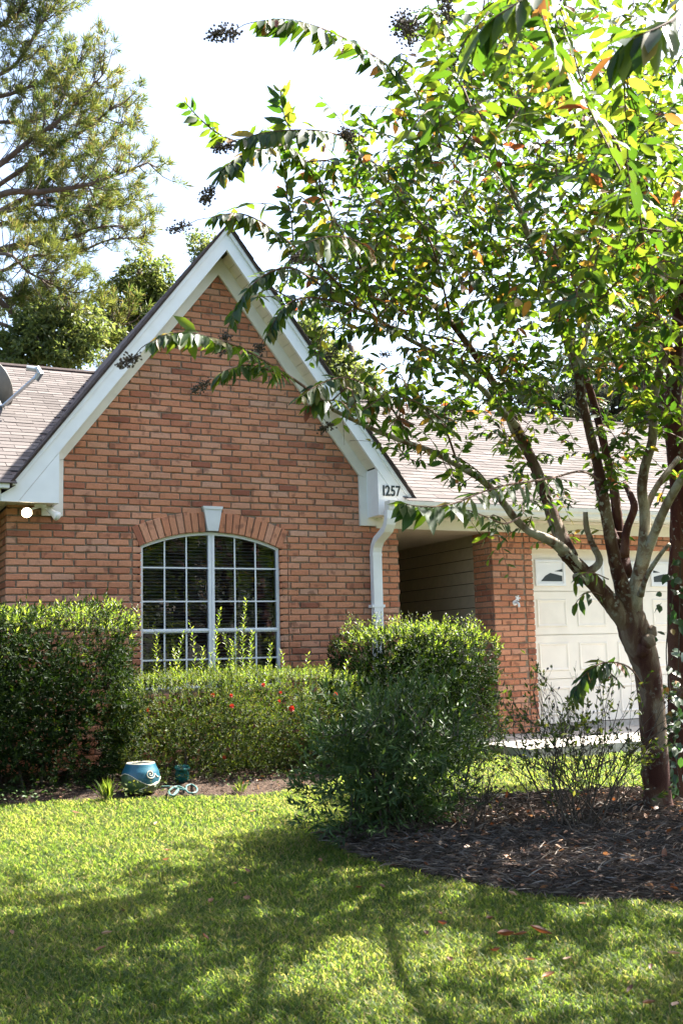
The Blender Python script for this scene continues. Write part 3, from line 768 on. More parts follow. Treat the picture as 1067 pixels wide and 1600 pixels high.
# ---- house number
digits = []
xx = 5.155
hn = bpy.data.objects.new('house_number', None); S.collection.objects.link(hn); hn.parent = house; hn.empty_display_size = .05
for ch, wd in (('1', .048), ('2', .062), ('5', .06), ('7', .06)):
    cu = bpy.data.curves.new('digit', 'FONT'); cu.body = ch; cu.size = .155; cu.extrude = .004; cu.offset = .0028
    tmp = bpy.data.objects.new('digit', cu); S.collection.objects.link(tmp)
    bpy.context.view_layer.update()
    me = bpy.data.meshes.new_from_object(tmp.evaluated_get(bpy.context.evaluated_depsgraph_get())); me.materials.clear(); me.materials.append(M_black)
    bpy.data.objects.remove(tmp)
    o = inst('digit', me, hn, Matrix.Translation((xx, YF-.001, 1.612)) @ Matrix.Rotation(math.pi/2, 4, 'X') @ Matrix.Diagonal((.78, 1, 1, 1)))
    xx += wd

# ================================================================== small things at the house
fl = thing('flood_light', 'white twin flood light with one lit bulb under the eave corner', 'flood light', None, (1.70, YF+.17, 1.412))
m = MB(); m.lathe([(.001, -.002), (.055, -.002), (.055, -.018), (.04, -.03), (.001, -.03)], 20); m.build('base_plate', M_white, fl, True)
for dx, dv, lit in ((-.10, (-.05, -.9, -.25), True), (.08, (.62, -.45, -.55), False)):
    a = MB(); c0 = Vector((dx*1.3, -.02, -.075)); a.tube([(0, 0, -.02), (dx*.6, 0, -.04), tuple(c0)], .012, 8); arm = a.build('arm', M_white, fl)
    q = Vector(dv).normalized().to_track_quat('Z', 'Y').to_matrix().to_4x4()
    a = MB(); a.lathe([(.001, -.05), (.022, -.05), (.026, -.01), (.03, .02), (.045, .065), (.045, .073)], 20, tuple(c0), 0, q); a.build('lamp_head', M_white, arm, True)
    a = MB(); a.lathe([(.043, .071), (.037, .08), (.02, .087), (.001, .089)], 20, tuple(c0), 0, q); a.build('lens', M_lamp if lit else M_white, arm, True)

# satellite dish on the roof
dc = at(-17, 606, 12.2); dn = Vector((.80, .38, .36)).normalized(); Q = dn.to_track_quat('Z', 'Y').to_matrix().to_4x4()
sd = thing('satellite_dish', 'grey satellite dish with a long arm on the shingle roof', 'satellite dish', None, tuple(dc))
pf = [(.02+.28*i/10, .10*(i/10)**2) for i in range(11)]
a = MB(); a.lathe([(.001, 0)]+pf+[(.304, .099)]+[(r, z-.012) for r, z in pf[::-1]]+[(.001, -.012)], 32, (0, 0, 0), 0, Q); a.build('reflector', M_dish, sd, True)
low = np.array(at(6, 634, 11.95))-dc; tip = np.array(at(60, 586, 11.7))-dc
a = MB(); a.tube([low+np.array([-.12, .05, .0]), low, tip], .021, 8); arm = a.build('arm', M_metal, sd)
a = MB(); tv = Vector(tip-low).normalized(); a.tube([tip-np.array(tv)*.04+np.array((0,0,-.03)), tip+np.array((.02, 0, .02)), tip+np.array((-.02, 0, .085))], [.04, .045, .035], 8); a.tube([tip+np.array((-.02, 0, .06)), tip+np.array((-.12, .02, .075))], [.035, .03], 8); a.build('receiver', M_metal, arm)
rz = 1.535+RP*2.2+.03
a = MB(); ft = np.array(at(2, 664, 11.75))-dc; a.tube([low*.6, low*.5+ft*.6, ft], .025, 8); a.box(ft-np.array((.10, .10, .01)), ft+np.array((.12, .10, .02))); a.build('mast', M_black, sd)
a = MB(); a.tube([low, low+np.array((.02, -.02, -.06)), low+np.array((.03, -.03, -.13)), low+np.array((-.03, -.03, -.17))], .005, 5); a.build('cable', M_black, sd)

# hose tap on the pier
ot = thing('hose_tap', 'small white outdoor tap fixed to the brick pier by the garage', 'tap', None, (6.973, YW-.002, .497))
a = MB(); M0 = Vector((0, -1, 0)).to_track_quat('Z', 'Y').to_matrix().to_4x4()
a.lathe([(.001, 0), (.03, 0), (.03, .008), (.014, .012), (.014, .05), (.001, .05)], 14, (0, 0, 0), 0, M0); a.tube([(0, -.05, 0), (0, -.075, -.01), (0, -.085, -.05)], .014, 10); a.build('spout', M_white, ot)
a = MB(); a.tube([(0, -.045, .01), (0, -.06, .045)], .007, 8); wv = a.build('stem', M_metal, ot)
a = MB()
for k in range(5):
    t = 2*math.pi*k/5; c = np.array((0, -.06, .05)); a.tube([c, c+np.array((.032*math.cos(t), -.004, .032*math.sin(t)))], [.006, .011], 6)
a.build('wheel_handle', M_white, ot)

# ================================================================== trees
GB = lambda c: c
class Crown:
    """grows leafy twigs and keeps their wood and leaves apart"""
    def __init__(s): s.wood = MB(); s.leaf = Leaves(); s.nodes = []; s.seed = []
    def spray(s, pts, r0, r1, n_leaf, ll, droop=.5, start=.15, sides=5, spread=1.0):
        n = max(6, int(len(pts)*3)); C = bez(pts, n)
        s.wood.tube(C, np.linspace(r0, r1, n), sides, cap=False)
        s.twig_leaves(C, n_leaf, ll, droop, start, spread)
        return C
    def twig_leaves(s, C, n_leaf, ll, droop, start=.1, spread=1.0):
        n = len(C)
        for k in range(n_leaf):
            u = start+(1-start)*(k+.5*rng.random())/n_leaf; f = u*(n-1); i = min(int(f), n-2); p = C[i]+(C[i+1]-C[i])*(f-i)
            t = C[i+1]-C[i]; t = t/(np.linalg.norm(t)+1e-9)
            side = np.cross(t, (0, 0, 1.0)); sn = np.linalg.norm(side)
            side = side/sn if sn > .15 else unit(1)[0]
            sg = 1 if k % 2 else -1
            d = sg*side*(.9*spread)+t*.45+np.array((0, 0, -droop*((1.15 if sg*side@fw < 0 else .35) if droop > .6 else 1)))+rng.normal(size=3)*.26
            nn = np.cross(d, t)*sg; nn = nn/(np.linalg.norm(nn)+1e-9)
            if nn[2] < 0: nn = -nn
            nn = nn+rng.normal(size=3)*.28
            l = ll*(.72+.5*rng.random())*(1 if u < .9 else .75)
            s.leaf.add(p, d, nn, l, l*(.42+.1*rng.random()))
def seed_cluster(name, parent, c, d, n, R, tip=None):
    """panicle of round seed capsules on fine stalks"""
    a = MB(); d = np.array(d)/np.linalg.norm(d); ico = [(0,0,1),(.89,0,.45),(.28,.85,.45),(-.72,.53,.45),(-.72,-.53,.45),(.28,-.85,.45),(.72,.53,-.45),(-.28,.85,-.45),(-.89,0,-.45),(-.28,-.85,-.45),(.72,-.53,-.45),(0,0,-1)]
    icf = [(0,1,2),(0,2,3),(0,3,4),(0,4,5),(0,5,1),(1,6,2),(2,7,3),(3,8,4),(4,9,5),(5,10,1),(2,6,7),(3,7,8),(4,8,9),(5,9,10),(1,10,6),(6,11,7),(7,11,8),(8,11,9),(9,11,10),(10,11,6)]
    for k in range(n):
        u = rng.random(); ax = c+d*R*2.2*(u-.2); q = ax+unit(1)[0]*R*(1-.6*abs(u-.35))*(.35+.65*rng.random())
        r = .0034+.0018*rng.random()
        a.add([q+r*np.array(v) for v in ico], icf)
        if k % 2 == 0: a.tube([ax-d*.02, (ax+q)/2, q], .0011, 3, cap=False)
    a.tube([c-d*R*.8, c+d*R*1.6], .0018, 4, cap=False)
    if tip is not None: a.tube(bez([tip, (tip+c)/2+np.array((0, 0, .01)), c], 5), .0018, 4, cap=False)
    return a.build(name, M_seed, parent)

tree = thing('crape_myrtle', 'multi stemmed crape myrtle with peeling red brown bark beside the garage', 'tree')
DB = 7.35       # axis depth of the trunk
def limb(pts, mbx, n=None, sides=10, jit=.10, thick=1.0):
    P = [at(x, y, d) for x, y, d, r in pts]; n = n or max(10, 5*len(pts))
    C = bez(P, n); R_ = np.interp(np.linspace(0, 1, n), np.linspace(0, 1, len(pts)), [r*d/F for x, y, d, r in pts])*np.interp(np.linspace(0, 1, n), (0, .16), (1, thick))
    mbx.tube(C, R_, sides, jit=jit); return C, R_
base = on_ground(1031, 1282)
tr = MB()
limb([(1036, 1300, DB-.02, 30), (1031, 1278, DB, 24), (1025, 1230, DB, 21), (1021, 1160, DB, 20.5), (1016, 1090, DB, 20), (1010, 1045, DB, 21), (1000, 1012, DB, 24), (990, 985, DB, 25), (984, 962, DB, 22), (979, 940, DB, 18)], tr, 44, 16, .06)
for x, y, r, dd in ((1012, 1000, 13, -.1), (1016, 987, 11, -.06), (1005, 1012, 12, -.09)):
    tr.tube([at(x-8, y+14, DB+dd), at(x, y, DB+dd), at(x+5, y-9, DB+dd)], [r*DB/F*.5, r*DB/F, r*DB/F*.35], 10, jit=.2)
trunk = tr.build('trunk', M_bark, tree, True)
LIMBS = [
 # first big limb leaning out low, then forking
 ([(992, 990, DB, 21), (966, 958, 7.3, 20), (940, 925, 7.25, 18), (905, 888, 7.15, 16), (880, 862, 7.05, 14)], 0),
 ([(905, 888, 7.15, 12), (868, 850, 7.0, 10), (830, 832, 6.9, 8.5), (806, 812, 6.85, 8), (780, 778, 6.7, 7.5), (752, 750, 6.55, 7), (716, 728, 6.4, 6.2), (680, 708, 6.2, 6), (648, 696, 6.0, 5.5), (600, 678, 5.75, 5), (560, 660, 5.55, 4.5), (520, 640, 5.35, 4)], 2),
 ([(890, 872, 7.1, 13), (868, 820, 7.2, 12.5), (852, 775, 7.25, 12), (838, 735, 7.3, 11), (822, 700, 7.3, 10), (806, 665, 7.25, 9), (788, 625, 7.2, 8.5), (765, 590, 7.1, 8), (735, 545, 7.0, 7), (705, 505, 6.9, 6.2), (678, 478, 6.8, 5.5), (645, 448, 6.6, 5)], 1),
 ([(806, 665, 7.25, 6.5), (782, 640, 7.0, 6.5), (750, 605, 6.8, 6), (712, 572, 6.6, 5.5), (672, 548, 6.4, 5), (635, 528, 6.2, 4.5), (600, 505, 6.0, 4.2), (560, 482, 5.8, 4), (530, 470, 5.6, 3.5)], 2),
 ([(852, 775, 7.3, 6), (828, 720, 7.5, 6), (795, 660, 7.5, 5), (782, 580, 7.6, 4.5), (770, 520, 7.6, 4)], 2),
 # centre limbs
 ([(984, 965, DB, 20), (974, 925, 7.3, 17), (962, 885, 7.25, 14), (953, 840, 7.2, 12.5), (944, 790, 7.15, 12), (938, 750, 7.1, 11), (928, 705, 7.1, 10), (916, 655, 7.1, 9.5), (906, 612, 7.1, 9.5), (902, 575, 7.1, 10)], 1),
 ([(902, 578, 7.1, 8.5), (886, 535, 7.0, 8), (868, 495, 6.9, 7.5), (853, 455, 6.8, 7), (838, 410, 6.7, 6.5), (822, 360, 6.5, 6), (806, 315, 6.3, 5.8), (788, 275, 6.1, 5.5), (772, 250, 5.9, 5), (745, 200, 5.6, 4.5), (722, 150, 5.3, 4)], 2),
 ([(904, 575, 7.1, 8), (913, 530, 7.1, 7.5), (922, 480, 7.1, 7), (930, 430, 7.0, 6.5), (943, 370, 6.9, 6), (955, 300, 6.7, 5), (965, 220, 6.4, 4.5)], 2),
 ([(908, 560, 7.15, 5), (906, 515, 7.3, 5), (898, 490, 7.4, 4.5), (880, 465, 7.5, 4), (860, 430, 7.6, 3.5)], 2),
 ([(978, 900, 7.45, 11), (968, 840, 7.6, 10.5), (962, 790, 7.65, 10), (955, 745, 7.7, 9), (942, 690, 7.7, 8.5), (930, 640, 7.7, 8), (918, 600, 7.65, 7.5), (910, 575, 7.6, 6), (900, 540, 7.7, 5), (880, 480, 7.8, 4)], 3),
 ([(968, 860, 7.5, 8), (950, 815, 7.6, 8), (938, 780, 7.7, 7.5), (930, 740, 7.9, 6)], 3),
 # limbs leaning to the street side
 ([(986, 965, DB, 18), (990, 930, 7.3, 15), (999, 890, 7.25, 13), (1005, 850, 7.2, 12), (1007, 805, 7.2, 11), (1002, 765, 7.15, 10.5), (1008, 725, 7.1, 10), (1018, 690, 7.05, 9.5), (1020, 650, 7.0, 9.5), (1020, 620, 7.0, 9.5), (1030, 580, 6.95, 9), (1040, 545, 6.9, 9), (1036, 520, 6.85, 8), (1024, 490, 6.75, 7.5), (1015, 440, 6.6, 7), (1008, 390, 6.4, 6.5), (1000, 345, 6.1, 6), (985, 300, 5.8, 5.5)], 2),
 ([(1038, 550, 6.9, 6.5), (1052, 535, 6.8, 6), (1070, 520, 6.7, 6), (1110, 480, 6.5, 5)], 2),
 ([(994, 915, 7.3, 11), (1010, 865, 7.2, 10), (1025, 825, 7.1, 9.5), (1040, 790, 7.0, 9), (1058, 758, 6.9, 8.5), (1085, 715, 6.8, 8), (1140, 620, 6.6, 6)], 2),
 ([(1006, 800, 7.2, 7), (1020, 770, 7.25, 6.5), (1036, 745, 7.3, 6), (1060, 715, 7.4, 5)], 2),
 ([(975, 870, 7.4, 8), (978, 830, 7.45, 8), (990, 795, 7.45, 8), (985, 775, 7.5, 7), (975, 755, 7.6, 5)], 3),
 ([(900, 905, 7.1, 9), (935, 880, 7.2, 8), (925, 850, 7.2, 6.5), (916, 825, 7.2, 6), (914, 800, 7.2, 5)], 2),
 ([(1000, 930, 7.2, 6), (1010, 900, 7.1, 5), (1030, 868, 7.0, 4.5), (1045, 850, 6.9, 3.5)], 2),
]
crown = Crown()
BM = [M_bark, M_bark, M_bark2, M_redbark]
for pts, mi in LIMBS:
    lm = MB(); C, R_ = limb(pts, lm, thick=.76); lm.build('limb', BM[mi], trunk, True)
    for p, r in zip(C[::2], R_[::2]): crown.nodes.append((p, r))
# thin limbs reaching to the arching sprays: (px, py, depth) -> spray with leaves, ends with or without seeds
LL = .066
ARCH = [
 ([(772, 250, 5.9), (735, 232, 5.4), (690, 188, 4.9), (650, 142, 4.5), (612, 108, 4.2), (575, 82, 4.0), (535, 58, 3.85), (490, 40, 3.7), (445, 30, 3.65), (405, 33, 3.6)], 52, .075, (360, 52, 3.6, 150, .055)),
 ([(722, 150, 5.3), (706, 90, 4.9), (690, 40, 4.5), (665, 5, 4.2)], 26, .075, (640, 50, 3.6, 260, .085)),
 ([(705, 505, 6.9), (680, 400, 6.2), (655, 345, 5.8), (625, 310, 5.5), (595, 270, 5.2), (570, 245, 5.0), (545, 220, 4.8)], 30, LL, (545, 215, 4.7, 170, .06)),
 ([(545, 215, 4.7), (505, 205, 4.5), (460, 203, 4.4), (410, 208, 4.3), (375, 218, 4.25)], 34, .074, (357, 228, 4.2, 120, .045)),
 ([(455, 206, 4.4), (446, 185, 4.4), (440, 160, 4.4), (438, 140, 4.4)], 18, .06, None),
 ([(370, 222, 4.25), (340, 208, 4.2), (312, 185, 4.2), (288, 158, 4.2)], 16, .055, None),
 ([(595, 505, 6.0), (560, 410, 5.4), (520, 340, 5.1), (490, 275, 4.9), (465, 240, 4.8), (440, 222, 4.7)], 34, .07, None),
 ([(445, 225, 4.6), (420, 230, 4.5), (385, 240, 4.4), (360, 255, 4.35), (345, 275, 4.3)], 30, .072, (330, 300, 4.3, 130, .055)),
 ([(560, 482, 5.8), (520, 435, 5.2), (480, 400, 4.9), (440, 370, 4.7), (405, 345, 4.55), (370, 333, 4.5), (330, 340, 4.45)], 44, .072, (288, 354, 4.4, 90, .045)),
 ([(460, 400, 4.9), (455, 340, 4.8), (448, 300, 4.8), (446, 260, 4.8)], 22, .06, None),
 ([(645, 448, 6.6), (610, 415, 5.6), (580, 390, 5.0), (545, 372, 4.6), (510, 370, 4.3), (475, 380, 4.15)], 34, .085, (470, 400, 4.5, 150, .055)),
 ([(530, 470, 5.6), (500, 445, 5.3), (460, 420, 5.0), (430, 422, 4.85), (400, 440, 4.75), (375, 470, 4.7), (360, 505, 4.65)], 36, .062, (352, 530, 4.65, 120, .05)),
 ([(560, 482, 5.8), (520, 470, 5.4), (480, 465, 5.1), (450, 475, 5.0), (430, 500, 4.95), (418, 525, 4.9)], 30, .062, (405, 545, 4.9, 120, .05)),
 ([(520, 640, 5.35), (490, 615, 5.0), (455, 590, 4.7), (420, 568, 4.45), (380, 545, 4.25), (340, 530, 4.1), (300, 520, 4.0), (262, 522, 3.95), (235, 535, 3.9)], 54, .068, (208, 560, 3.9, 110, .045)),
 ([(450, 590, 4.7), (420, 578, 4.5), (385, 570, 4.4), (355, 578, 4.3), (335, 592, 4.3)], 26, .06, (320, 600, 4.3, 80, .04)),
 ([(640, 692, 6.0), (620, 650, 5.7), (585, 610, 5.4), (540, 590, 5.1), (500, 600, 4.9), (470, 620, 4.8)], 40, .07, None),
 ([(600, 678, 5.75), (575, 650, 5.4), (540, 630, 5.1), (505, 625, 4.9), (480, 635, 4.85)], 30, .075, (515, 665, 5.0, 80, .045)),
 ([(716, 728, 6.4), (690, 660, 6.0), (650, 628, 5.7), (610, 620, 5.5), (580, 632, 5.4), (560, 645, 5.35)], 34, .06, None),
 ([(735, 545, 7.0), (700, 530, 6.5), (650, 520, 6.2), (610, 510, 6.0), (570, 508, 5.9), (540, 520, 5.8), (528, 535, 5.8)], 40, .066, (520, 550, 5.8, 90, .055)),
 ([(760, 590, 7.1), (730, 565, 6.6), (690, 555, 6.3), (650, 545, 6.2), (620, 540, 6.1)], 26, .06, (607, 555, 6.1, 50, .04)),
 ([(765, 760, 6.6), (745, 735, 6.4), (705, 710, 6.2), (660, 700, 6.0), (620, 690, 5.9)], 26, .06, None),
 ([(938, 752, 7.1), (915, 738, 6.5), (895, 738, 6.0), (870, 745, 5.6), (830, 752, 5.2), (790, 758, 4.9), (750, 770, 4.65), (715, 785, 4.45), (680, 792, 4.35), (645, 790, 4.3), (625, 784, 4.3)], 38, .085, None),
 ([(812, 808, 6.85), (800, 815, 6.3), (785, 818, 5.9), (760, 808, 5.6), (730, 797, 5.4), (705, 795, 5.3)], 14, .07, None),
 ([(1000, 345, 6.1), (970, 240, 4.2), (925, 170, 3.3), (890, 120, 2.9), (862, 70, 2.7), (845, 20, 2.6)], 26, .075, None),
 ([(985, 300, 5.2), (975, 280, 4.2), (955, 240, 3.4), (930, 190, 3.0), (905, 140, 2.8)], 14, .08, None),
 ([(1090, -40, 3.0), (1060, 20, 2.6), (1025, 45, 2.5), (985, 60, 2.5), (955, 90, 2.55)], 22, .08, None),
 ([(900, -60, 3.4), (850, -20, 2.9), (800, 10, 2.8), (760, 40, 2.8), (735, 90, 2.9)], 22, .08, None),
 ([(1010, 420, 6.5), (1000, 340, 4.0), (985, 290, 3.2), (978, 250, 2.9)], 10, .085, None),
 ([(800, 310, 6.3), (760, 250, 5.2), (720, 200, 4.6), (690, 130, 4.2), (680, 60, 4.0)], 26, .07, (700, 20, 3.9, 110, .06)),
 ([(955, 300, 6.7), (930, 200, 5.5), (900, 100, 4.8), (880, 30, 4.4), (860, -30, 4.2)], 26, .07, None),
 ([(1005, 1075, 7.3), (985, 1045, 7.0), (960, 1035, 6.8), (935, 1038, 6.7), (912, 1055, 6.65), (895, 1085, 6.6)], 30, .085, None),
 ([(975, 1075, 7.2), (950, 1050, 6.95), (925, 1052, 6.8), (905, 1072, 6.75), (893, 1100, 6.7)], 22, .08, None),
 ([(940, 930, 7.1), (920, 925, 6.9), (905, 935, 6.85), (893, 952, 6.85)], 5, .08, None),
 ([(950, 905, 7.1), (925, 895, 6.9), (905, 900, 6.8), (900, 915, 6.8)], 10, .07, None),
]
seeds = []; ARCN = []
for pts, nl, ll, sd_ in ARCH:
    P = [at(*p) for p in pts]; n_ = len(P)
    C = crown.spray(P, .0075 if n_ > 5 else .0045, .0018, int(nl*1.5), ll*1.36, .85 if P[-1][2] < P[-3][2]+.1 else .2, .30 if n_ > 5 else .1, 5, .6)
    ARCN += [c for c in C[::3]]
    if sd_: seeds.append((at(*sd_[:3]), P[-1]-P[-2], sd_[3], sd_[4], P[-1]))
NA_LEAF = len(crown.leaf.P)
# leafy twigs that fill the crown: (centre x, y, half width, half height, nearest, farthest depth, twigs, leaf length)
FILL = [(725, 330, 150, 150, 5.4, 7.6, 122, .062), (880, 330, 170, 190, 5.0, 8.4, 250, .062), (990, 330, 120, 230, 4.2, 8.4, 240, .064), (900, 120, 200, 130, 3.6, 7, 170, .066),
        (590, 430, 100, 70, 5.4, 6.6, 66, .06), (700, 470, 130, 50, 6.0, 7.4, 80, .06), (770, 640, 95, 75, 6.2, 8, 80, .06), (950, 560, 120, 100, 6.2, 9.2, 140, .062),
        (1010, 700, 70, 60, 6.4, 8.5, 24, .06), (660, 650, 80, 32, 5.6, 6.8, 22, .058), (520, 300, 80, 70, 4.6, 5.8, 30, .06), (760, 120, 90, 100, 4.4, 6.4, 42, .062),
        (560, 618, 55, 40, 5.0, 5.8, 16, .062), (860, 735, 60, 45, 6.8, 7.8, 20, .056), (500, 455, 50, 35, 4.9, 5.6, 10, .058), (590, 330, 70, 70, 5.0, 6.4, 26, .058), (640, 230, 60, 70, 4.8, 6.2, 20, .06), (1000, 500, 90, 110, 7.4, 9.5, 60, .06),
        (930, 780, 40, 40, 7.2, 7.8, 8, .055), (800, 790, 25, 25, 6.6, 7, 5, .055)]
NP = np.array([p for p, r in crown.nodes]+ARCN)
def fill_points(cx, cy_, rx, ry, d0, d1, n, ll):
    for _ in range(int(n*.58/4+.6)):
        a = rng.random()*2*math.pi; r = math.sqrt(rng.random())
        c = at(cx+rx*r*math.cos(a), cy_+ry*r*math.sin(a), d0+(d1-d0)*rng.random())
        for _ in range(4): yield c+rng.normal(size=3)*.16, ll
def grow_all(todo, nodes, nl=None):
    """joins each twig to the wood nearest to it, growing outward from the limbs"""
    nodes = np.array(nodes); P = np.array([p for p, _ in todo])
    dist = np.full(len(P), 9e9); near = np.zeros((len(P), 3))
    for q in nodes:
        dd = np.linalg.norm(P-q, axis=1)+np.maximum(0, q[2]-P[:, 2])*.6
        m_ = dd < dist; dist[m_] = dd[m_]; near[m_] = q
    left = np.ones(len(P), bool)
    for _ in range(len(P)):
        i = np.argmin(np.where(left, dist, 9e9)); left[i] = False
        for q in grow(P[i], near[i], todo[i][1], nl):
            dd = np.linalg.norm(P-q, axis=1)+np.maximum(0, q[2]-P[:, 2])*.6+.05
            m_ = dd < dist; dist[m_] = dd[m_]; near[m_] = q
def grow(p, q, ll, nl=None):
    v = p-q; L = np.linalg.norm(v); v = v/(L+1e-9)
    v = v+np.array((0, 0, .2))+rng.normal(size=3)*.4; v /= np.linalg.norm(v)
    tl = .30+.25*rng.random(); s0 = p-v*tl*.5
    m1 = (q+s0)/2+np.array((0, 0, .04))+rng.normal(size=3)*.03
    C = bez([q, m1, s0, s0+v*tl*.5+np.array((0, 0, .015)), s0+v*tl+np.array((0, 0, -.08*tl-.03))], 11)
    crown.wood.tube(C, np.linspace(.0045, .0012, 11), 3, cap=False)
    crown.twig_leaves(C[3:], nl or int(13+9*rng.random()), ll, .45, .0)
    return C[4::3]
todo = [q for f_ in FILL for q in fill_points(*f_)]
todo += [(np.array([3.4+3.6*rng.random(), 2.8+3.2*rng.random(), 3.3+1.2*rng.random()]), .066) for _ in range(40)]   # top and street side
todo = [(p, l*1.36) for p, l in todo]
grow_all(todo, NP)
stuff(crown.wood.build('twigs', M_twig, tree))
P, D, N_, L_, W_ = crown.leaf.arrays(); tint = rng.random(len(P))
dep = P@fw; u_ = 533.5+F*(P@rt2)/dep; v_ = 800-F*(P@up2)/dep
# pruned: the house number stays readable, nothing hangs low over the gable wall
cut = ((u_ > 578) & (u_ < 640) & (v_ > 738) & (v_ < 784)) | ((u_ < 575) & (v_ > 668)) | ((u_ < 470) & (v_ > 625) & (v_ < 900)) | ((u_ > 600) & (u_ < 720) & (v_ > 812) & (v_ < 960))
keep = ~cut; NA_LEAF = int(keep[:NA_LEAF].sum())
P, D, N_, L_, W_, tint, dep, u_, v_ = [a_[keep] for a_ in (P, D, N_, L_, W_, tint, dep, u_, v_)]
vis = (u_ > 0) & (u_ < 1060) & (v_ > 5) & (v_ < 1120)
score = np.where(vis, L_*W_/dep**2, 0); score[NA_LEAF:] *= .55
big = np.argsort(-score)[:300]; mask = np.ones(len(P), bool); mask[big] = False
stuff(link('foliage', leaf_mesh('foliage', P[mask], D[mask], N_[mask], L_[mask], W_[mask], M_myrtle, tint[mask]), tree))
LV = [leaf_mesh('leaf', [(0, 0, 0)], [(1, 0, 0)], [(0, 0, 1)], np.array([1.0]), np.array([.42+.03*k]), M_myrtle, np.array([0.0])) for k in range(4)]
d_, b_, n_ = frames(D, N_)
for k, i in enumerate(big):
    M = Matrix([[d_[i][r]*L_[i], b_[i][r]*L_[i], n_[i][r]*L_[i], P[i][r]] for r in range(3)]+[[0, 0, 0, 1]])
    inst('leaf', LV[k % 4], tree, M)
for c, d, n, R_, tp in seeds: seed_cluster('seed_cluster', tree, c, d, n, R_*.80, tp)

# second, darker stem with its own crown at the street side, wrapped in ivy
t2 = thing('crape_myrtle', 'dark red ivy covered crape myrtle trunk behind the larger tree', 'tree')
a = MB(); limb([(1064, 1282, 7.75, 24), (1061, 1240, 7.75, 18), (1060, 1100, 7.75, 17), (1059, 950, 7.75, 17), (1062, 850, 7.75, 17), (1064, 780, 7.75, 17), (1058, 720, 7.75, 16), (1052, 660, 7.7, 15), (1052, 600, 7.7, 13), (1060, 500, 7.6, 11), (1080, 400, 7.4, 9), (1110, 280, 7.0, 7)], a, 50, 12)
st = a.build('trunk', M_redbark, t2, True)
a = MB(); limb([(1052, 680, 7.7, 13), (1042, 640, 7.8, 11), (1036, 590, 8.0, 9), (1030, 520, 8.2, 7)], a); a.build('limb', M_redbark, st, True)
a = MB(); limb([(1110, 280, 7.0, 8), (1190, 180, 6.4, 7), (1280, 80, 5.8, 5)], a); a.build('limb', M_redbark, st, True)
a = MB(); limb([(1060, 540, 7.6, 9), (1160, 420, 6.6, 7), (1300, 330, 5.6, 6), (1480, 280, 4.8, 4)], a); a.build('limb', M_redbark, st, True)
wood1, crown = crown, Crown()
NP = np.array([at(1080, 400, 7.4), at(1110, 280, 7.0), at(1190, 180, 6.4), at(1280, 80, 5.8), at(1160, 420, 6.6), at(1300, 330, 5.6), at(1400, 300, 5.2), at(1480, 280, 4.8), at(1052, 600, 7.7)])
todo = []
while len(todo) < 1350:  # crown clumps kept out of view, added to dapple the lawn with shade
    cc = np.array([4.2+3.3*rng.random(), 2.5+3.6*rng.random(), .9+2.2*rng.random()])
    for _ in range(26):
        c = cc+rng.normal(size=3)*.17
        if proj_ok(c)[0] > 1115: todo.append((c, .07))
k_ = 0
while k_ < 420:  # extra clumps, mostly out of view, added for shade streaks on the lawn
    cc = np.array([6.2+1.8*rng.random(), 6.7+1.5*rng.random(), 2.4+2.0*rng.random()])
    for _ in range(12):
        c = cc+rng.normal(size=3)*.17
        if proj_ok(c)[0] > 985: todo.append((c, .07)); k_ += 1
grow_all(todo, np.vstack([NP, [at(1052, 600, 8.2), at(1040, 480, 8.8), at(1070, 380, 9.2)]]), 20)
stuff(crown.wood.build('twigs', M_twig, t2)); P, D, N_, L_, W_ = crown.leaf.arrays()
stuff(link('foliage', leaf_mesh('foliage', P, D, N_, L_, W_, M_myrtle, rng.random(len(P))), t2))
iv = thing('ivy_vine', 'dark ivy climbing the second crape myrtle trunk', 'vine'); lv = Leaves(); a = MB()
for (xs_, n) in (([(1056, 900), (1046, 960), (1040, 1020), (1046, 1080)], 26), ([(1062, 880), (1060, 990), (1058, 1100)], 26), ([(1056, 1100), (1052, 1150), (1060, 1230)], 34), ([(1062, 1130), (1025, 1185), (1020, 1215), (1045, 1232)], 30), ([(1062, 1080), (1050, 1170), (1040, 1250)], 26)):
    C = bez([at(x, y, 7.45+.1*rng.random()) for x, y in xs_], 12); a.tube(C, .005, 4)
    for k in range(n):
        p = C[rng.integers(0, 12)]+rng.normal(size=3)*.035; d = np.array((-.5, -.5, -.5))+rng.normal(size=3)*.5
        l = .085*(.7+.5*rng.random()); lv.add(p, d, np.array((-.3, -.8, .5))+rng.normal(size=3)*.3, l, l*.72)
a.build('stem', M_twig2, iv); P, D, N_, L_, W_ = lv.arrays()
tt = rng.random(len(P))
ive = leaf_mesh('leaf', [(0, 0, 0)], [(1, 0, 0)], [(0, 0, 1)], np.array([1.0]), np.array([.72]), M_ivy, np.array([0.0])); d_, b_, n_ = frames(D, N_)
for i in range(len(P)): inst('leaf', ive, iv, Matrix([[d_[i][r]*L_[i], b_[i][r]*L_[i], n_[i][r]*L_[i], P[i][r]] for r in range(3)]+[[0, 0, 0, 1]]))

def tree_wood(mbx, p0, p1, r0, r1, n=8, wob=.05, sides=6):
    C = bez([p0, (np.array(p0)+p1)/2+rng.normal(size=3)*wob*np.linalg.norm(np.array(p1)-p0), p1], n); mbx.tube(C, np.linspace(r0, r1, n), sides, cap=False); return C
